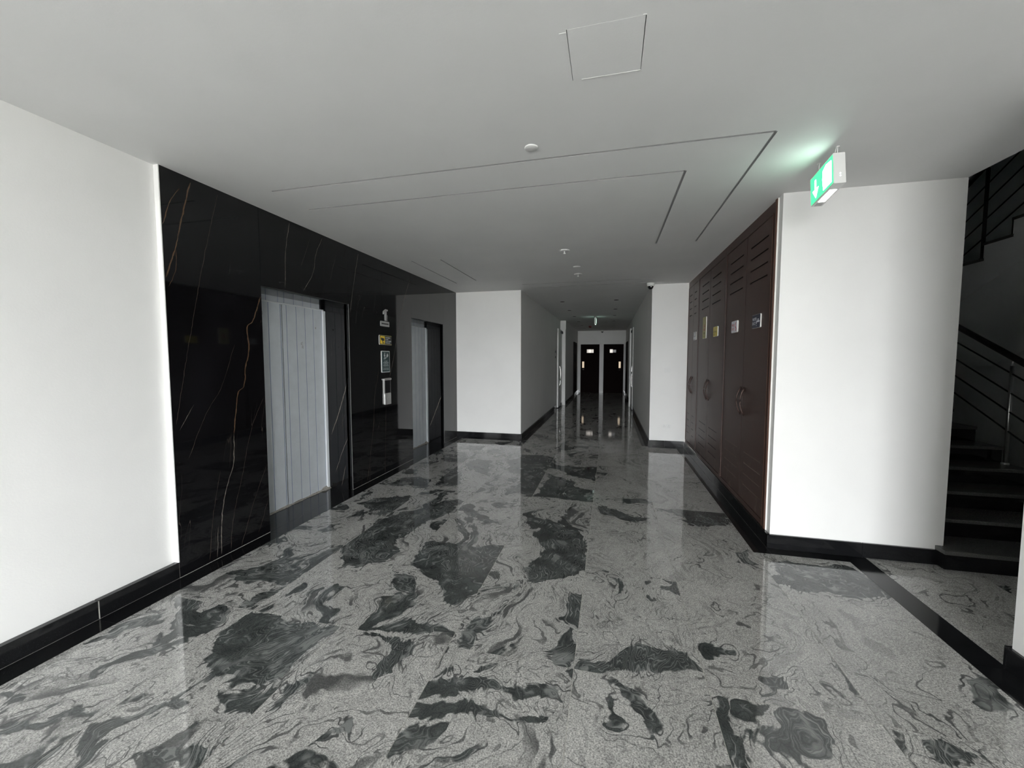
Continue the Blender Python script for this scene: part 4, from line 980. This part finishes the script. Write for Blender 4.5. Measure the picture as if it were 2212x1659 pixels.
# ------------------------------------------------------------------ staircase
RZ = .14; RUN = .285; Y0 = 3.405
stair_gr = plain('shaded_stair_granite', (.10, .10, .095), .25, var=.35, vscale=160)  # same granite as the floor, colour darkened for the stairwell's shade
fl = thing('stair_flight', (2.39, Y0, 0), 'granite stair flight with shade-darkened treads rising away behind the white wall', 'staircase')
XSR = 3.5
NS = 11
for i in range(NS):
    z1 = RZ * (i + 1); yf = Y0 + RUN * i
    xa = 2.345 if i == 0 else XP + .155 if yf < YC + .16 and False else XP
    xa = 2.335 if i == 0 else XP
    box('riser', xa + (.012 if i == 0 else 0), XSR - .005, yf + .015, yf + .035, z1 - RZ, z1 - .028, M['granite_black'], fl)
    if i == 0: # short end of the first step beside the wall
        box('step_end', 2.345, 2.36, yf + .016, YC - .0215, 0, RZ - .028, M['granite_black'], fl)
        mesh('tread', [(2.335, yf, z1 - .028), (XSR, yf, z1 - .028), (XSR, yf + RUN + .03, z1 - .028), (XP, yf + RUN + .03, z1 - .028), (XP, YC - .001, z1 - .028), (2.335, YC - .001, z1 - .028),
                       (2.335, yf, z1), (XSR, yf, z1), (XSR, yf + RUN + .03, z1), (XP, yf + RUN + .03, z1), (XP, YC - .001, z1), (2.335, YC - .001, z1)],
             [(5, 4, 3, 2, 1, 0), (6, 7, 8, 9, 10, 11)] + [(k, (k + 1) % 6, 6 + (k + 1) % 6, 6 + k) for k in range(6)], stair_gr, fl)
    else:
        box('tread', XP, XSR, yf, yf + RUN + .03, z1 - .028, z1, stair_gr, fl, .003)
    box('step_core', XP + .002, XSR - .006, yf + .036, yf + RUN + .035, max(0, z1 - RZ - .16), z1 - .0285, M['plaster'], fl)
o = box('landing', XP, 4.88, 6.606, 7.6, 1.50, 1.64, M['plaster']); tag(o, 'concrete half landing between the stair flights', 'landing')
# second flight, coming back towards the camera
f2 = thing('stair_flight', (3.5, 6.7, 1.64), 'upper stair flight climbing back overhead with stepped concrete side', 'staircase')
prof = []
ys = [4.917 + .281 * i for i in range(-9, 6)]
zs = {i: 2.447 - .148 * i for i in range(-9, 6)}
pts = []
for i in range(5, -10, -1):
    y = 4.917 + .281 * i
    pts.append((y + .281, zs[i])); pts.append((y, zs[i]))
# pts walk towards the camera and upwards
low = [(y - 0.0, z - .30) for y, z in ((pts[-1][0], pts[-1][1]), (pts[0][0], pts[0][1]))]
frs = Frame((3.5, 0, 0), (0, 1, 0), (0, 0, 1))
poly = [(a, b) for a, b in pts] + [(low[0][0], low[0][1] - .12), (low[1][0], low[1][1])]
prism('stringer', poly, 0, 1.37, frs, M['plaster'], f2)
for i in range(5, -10, -1):
    y = 4.917 + .281 * i
    box('tread', 3.495, 4.87, y - .02, y + .281, zs[i], zs[i] + .025, stair_gr, f2)
    box('riser', 3.498, 4.87, y - .012, y + .0, zs[i] + .025, zs[i] + .148, M['granite_black'], f2)
# railings
def railing(name, label, xr, posts, rail, bars, rr):
    s = thing(name, (xr, posts[0][0], posts[0][1]), label, 'railing', 'stair railings')
    for k, (y, za, zb) in enumerate(posts):
        tube('post', [(xr, y, za), (xr, y, zb - .06)], .0145, M['steel'] if rr else M['rail'], s, 12)
        tube('post_top', [(xr, y, zb - .06), (xr, y, zb)], .009, M['steel'] if rr else M['rail'], s, 8)
        lathe('post_foot', [(.0001, .014), (.022, .013), (.026, .008), (.026, 0)], (xr, y, za), M['steel'] if rr else M['rail'], s, 16)
    tube('handrail', [(xr, y, z) for y, z in rail], .026, M['rail'], s, 12)
    for b in bars: tube('bar', [(xr - .004, y, z) for y, z in b], .0065, M['rail'], s, 6)
sl = RZ / RUN
def ln(z, ya, yb, s_): return [(ya, z + s_ * (ya - 4.48)), (yb, z + s_ * (yb - 4.48))]
railing('stair_railing', 'steel posts and dark handrail beside the lower stair flight', 3.46,
        [(4.48, .56, 1.50), (5.62, 1.12, 2.06), (3.70, .28, 1.10)], ln(1.515, 3.6, 6.2, .52),
        [ln(z, 3.7, 6.2, .50) for z in (1.372, 1.20, 1.034, .861)], True)
sl2 = -.148 / .281
def ln2(z, ya, yb): return [(ya, z + sl2 * (ya - 4.93)), (yb, z + sl2 * (yb - 4.93))]
railing('stair_railing', 'dark railing of the upper stair flight under the ceiling edge', 3.53,
        [(4.96, 2.47, 3.40), (3.90, 3.05, 3.98)], ln2(3.41, 3.3, 6.5),
        [ln2(z, 3.3, 6.5) for z in (3.20, 3.03, 2.86, 2.69)], False)
# stairwell shell
o = box('wall_stair_inner', XP - .1, XP - .002, YC + .15, 7.6, 0, 5.6, M['plaster']); struct(o, 'wall between the cupboards and the stairs', 'wall')
o = box('wall_stair_back', XP, 5.0, 7.6, 7.75, 0, 5.6, M['plaster']); struct(o, 'rear wall of the dark stairwell', 'wall')
o = box('wall_stair_right', 4.88, 5.03, .5, 7.6, 0, 5.6, M['plaster']); struct(o, 'right wall of the dark stairwell', 'wall')
o = box('wall_stair_front', XW + .16, 4.88, .45, .6, 0, 5.6, M['plaster']); struct(o, 'near wall of the stair lobby outside the picture', 'wall')
o = box('wall_slab_edge', XP - .12, XP, .6, YC + .15, H + .001, 5.6, M['plaster']); struct(o, 'floor slab edge above the stair opening', 'wall')
o = box('ceiling_stair', XP - .12, 5.03, .45, 7.75, 5.6, 5.7, M['plaster']); struct(o, 'roof of the stairwell', 'ceiling')
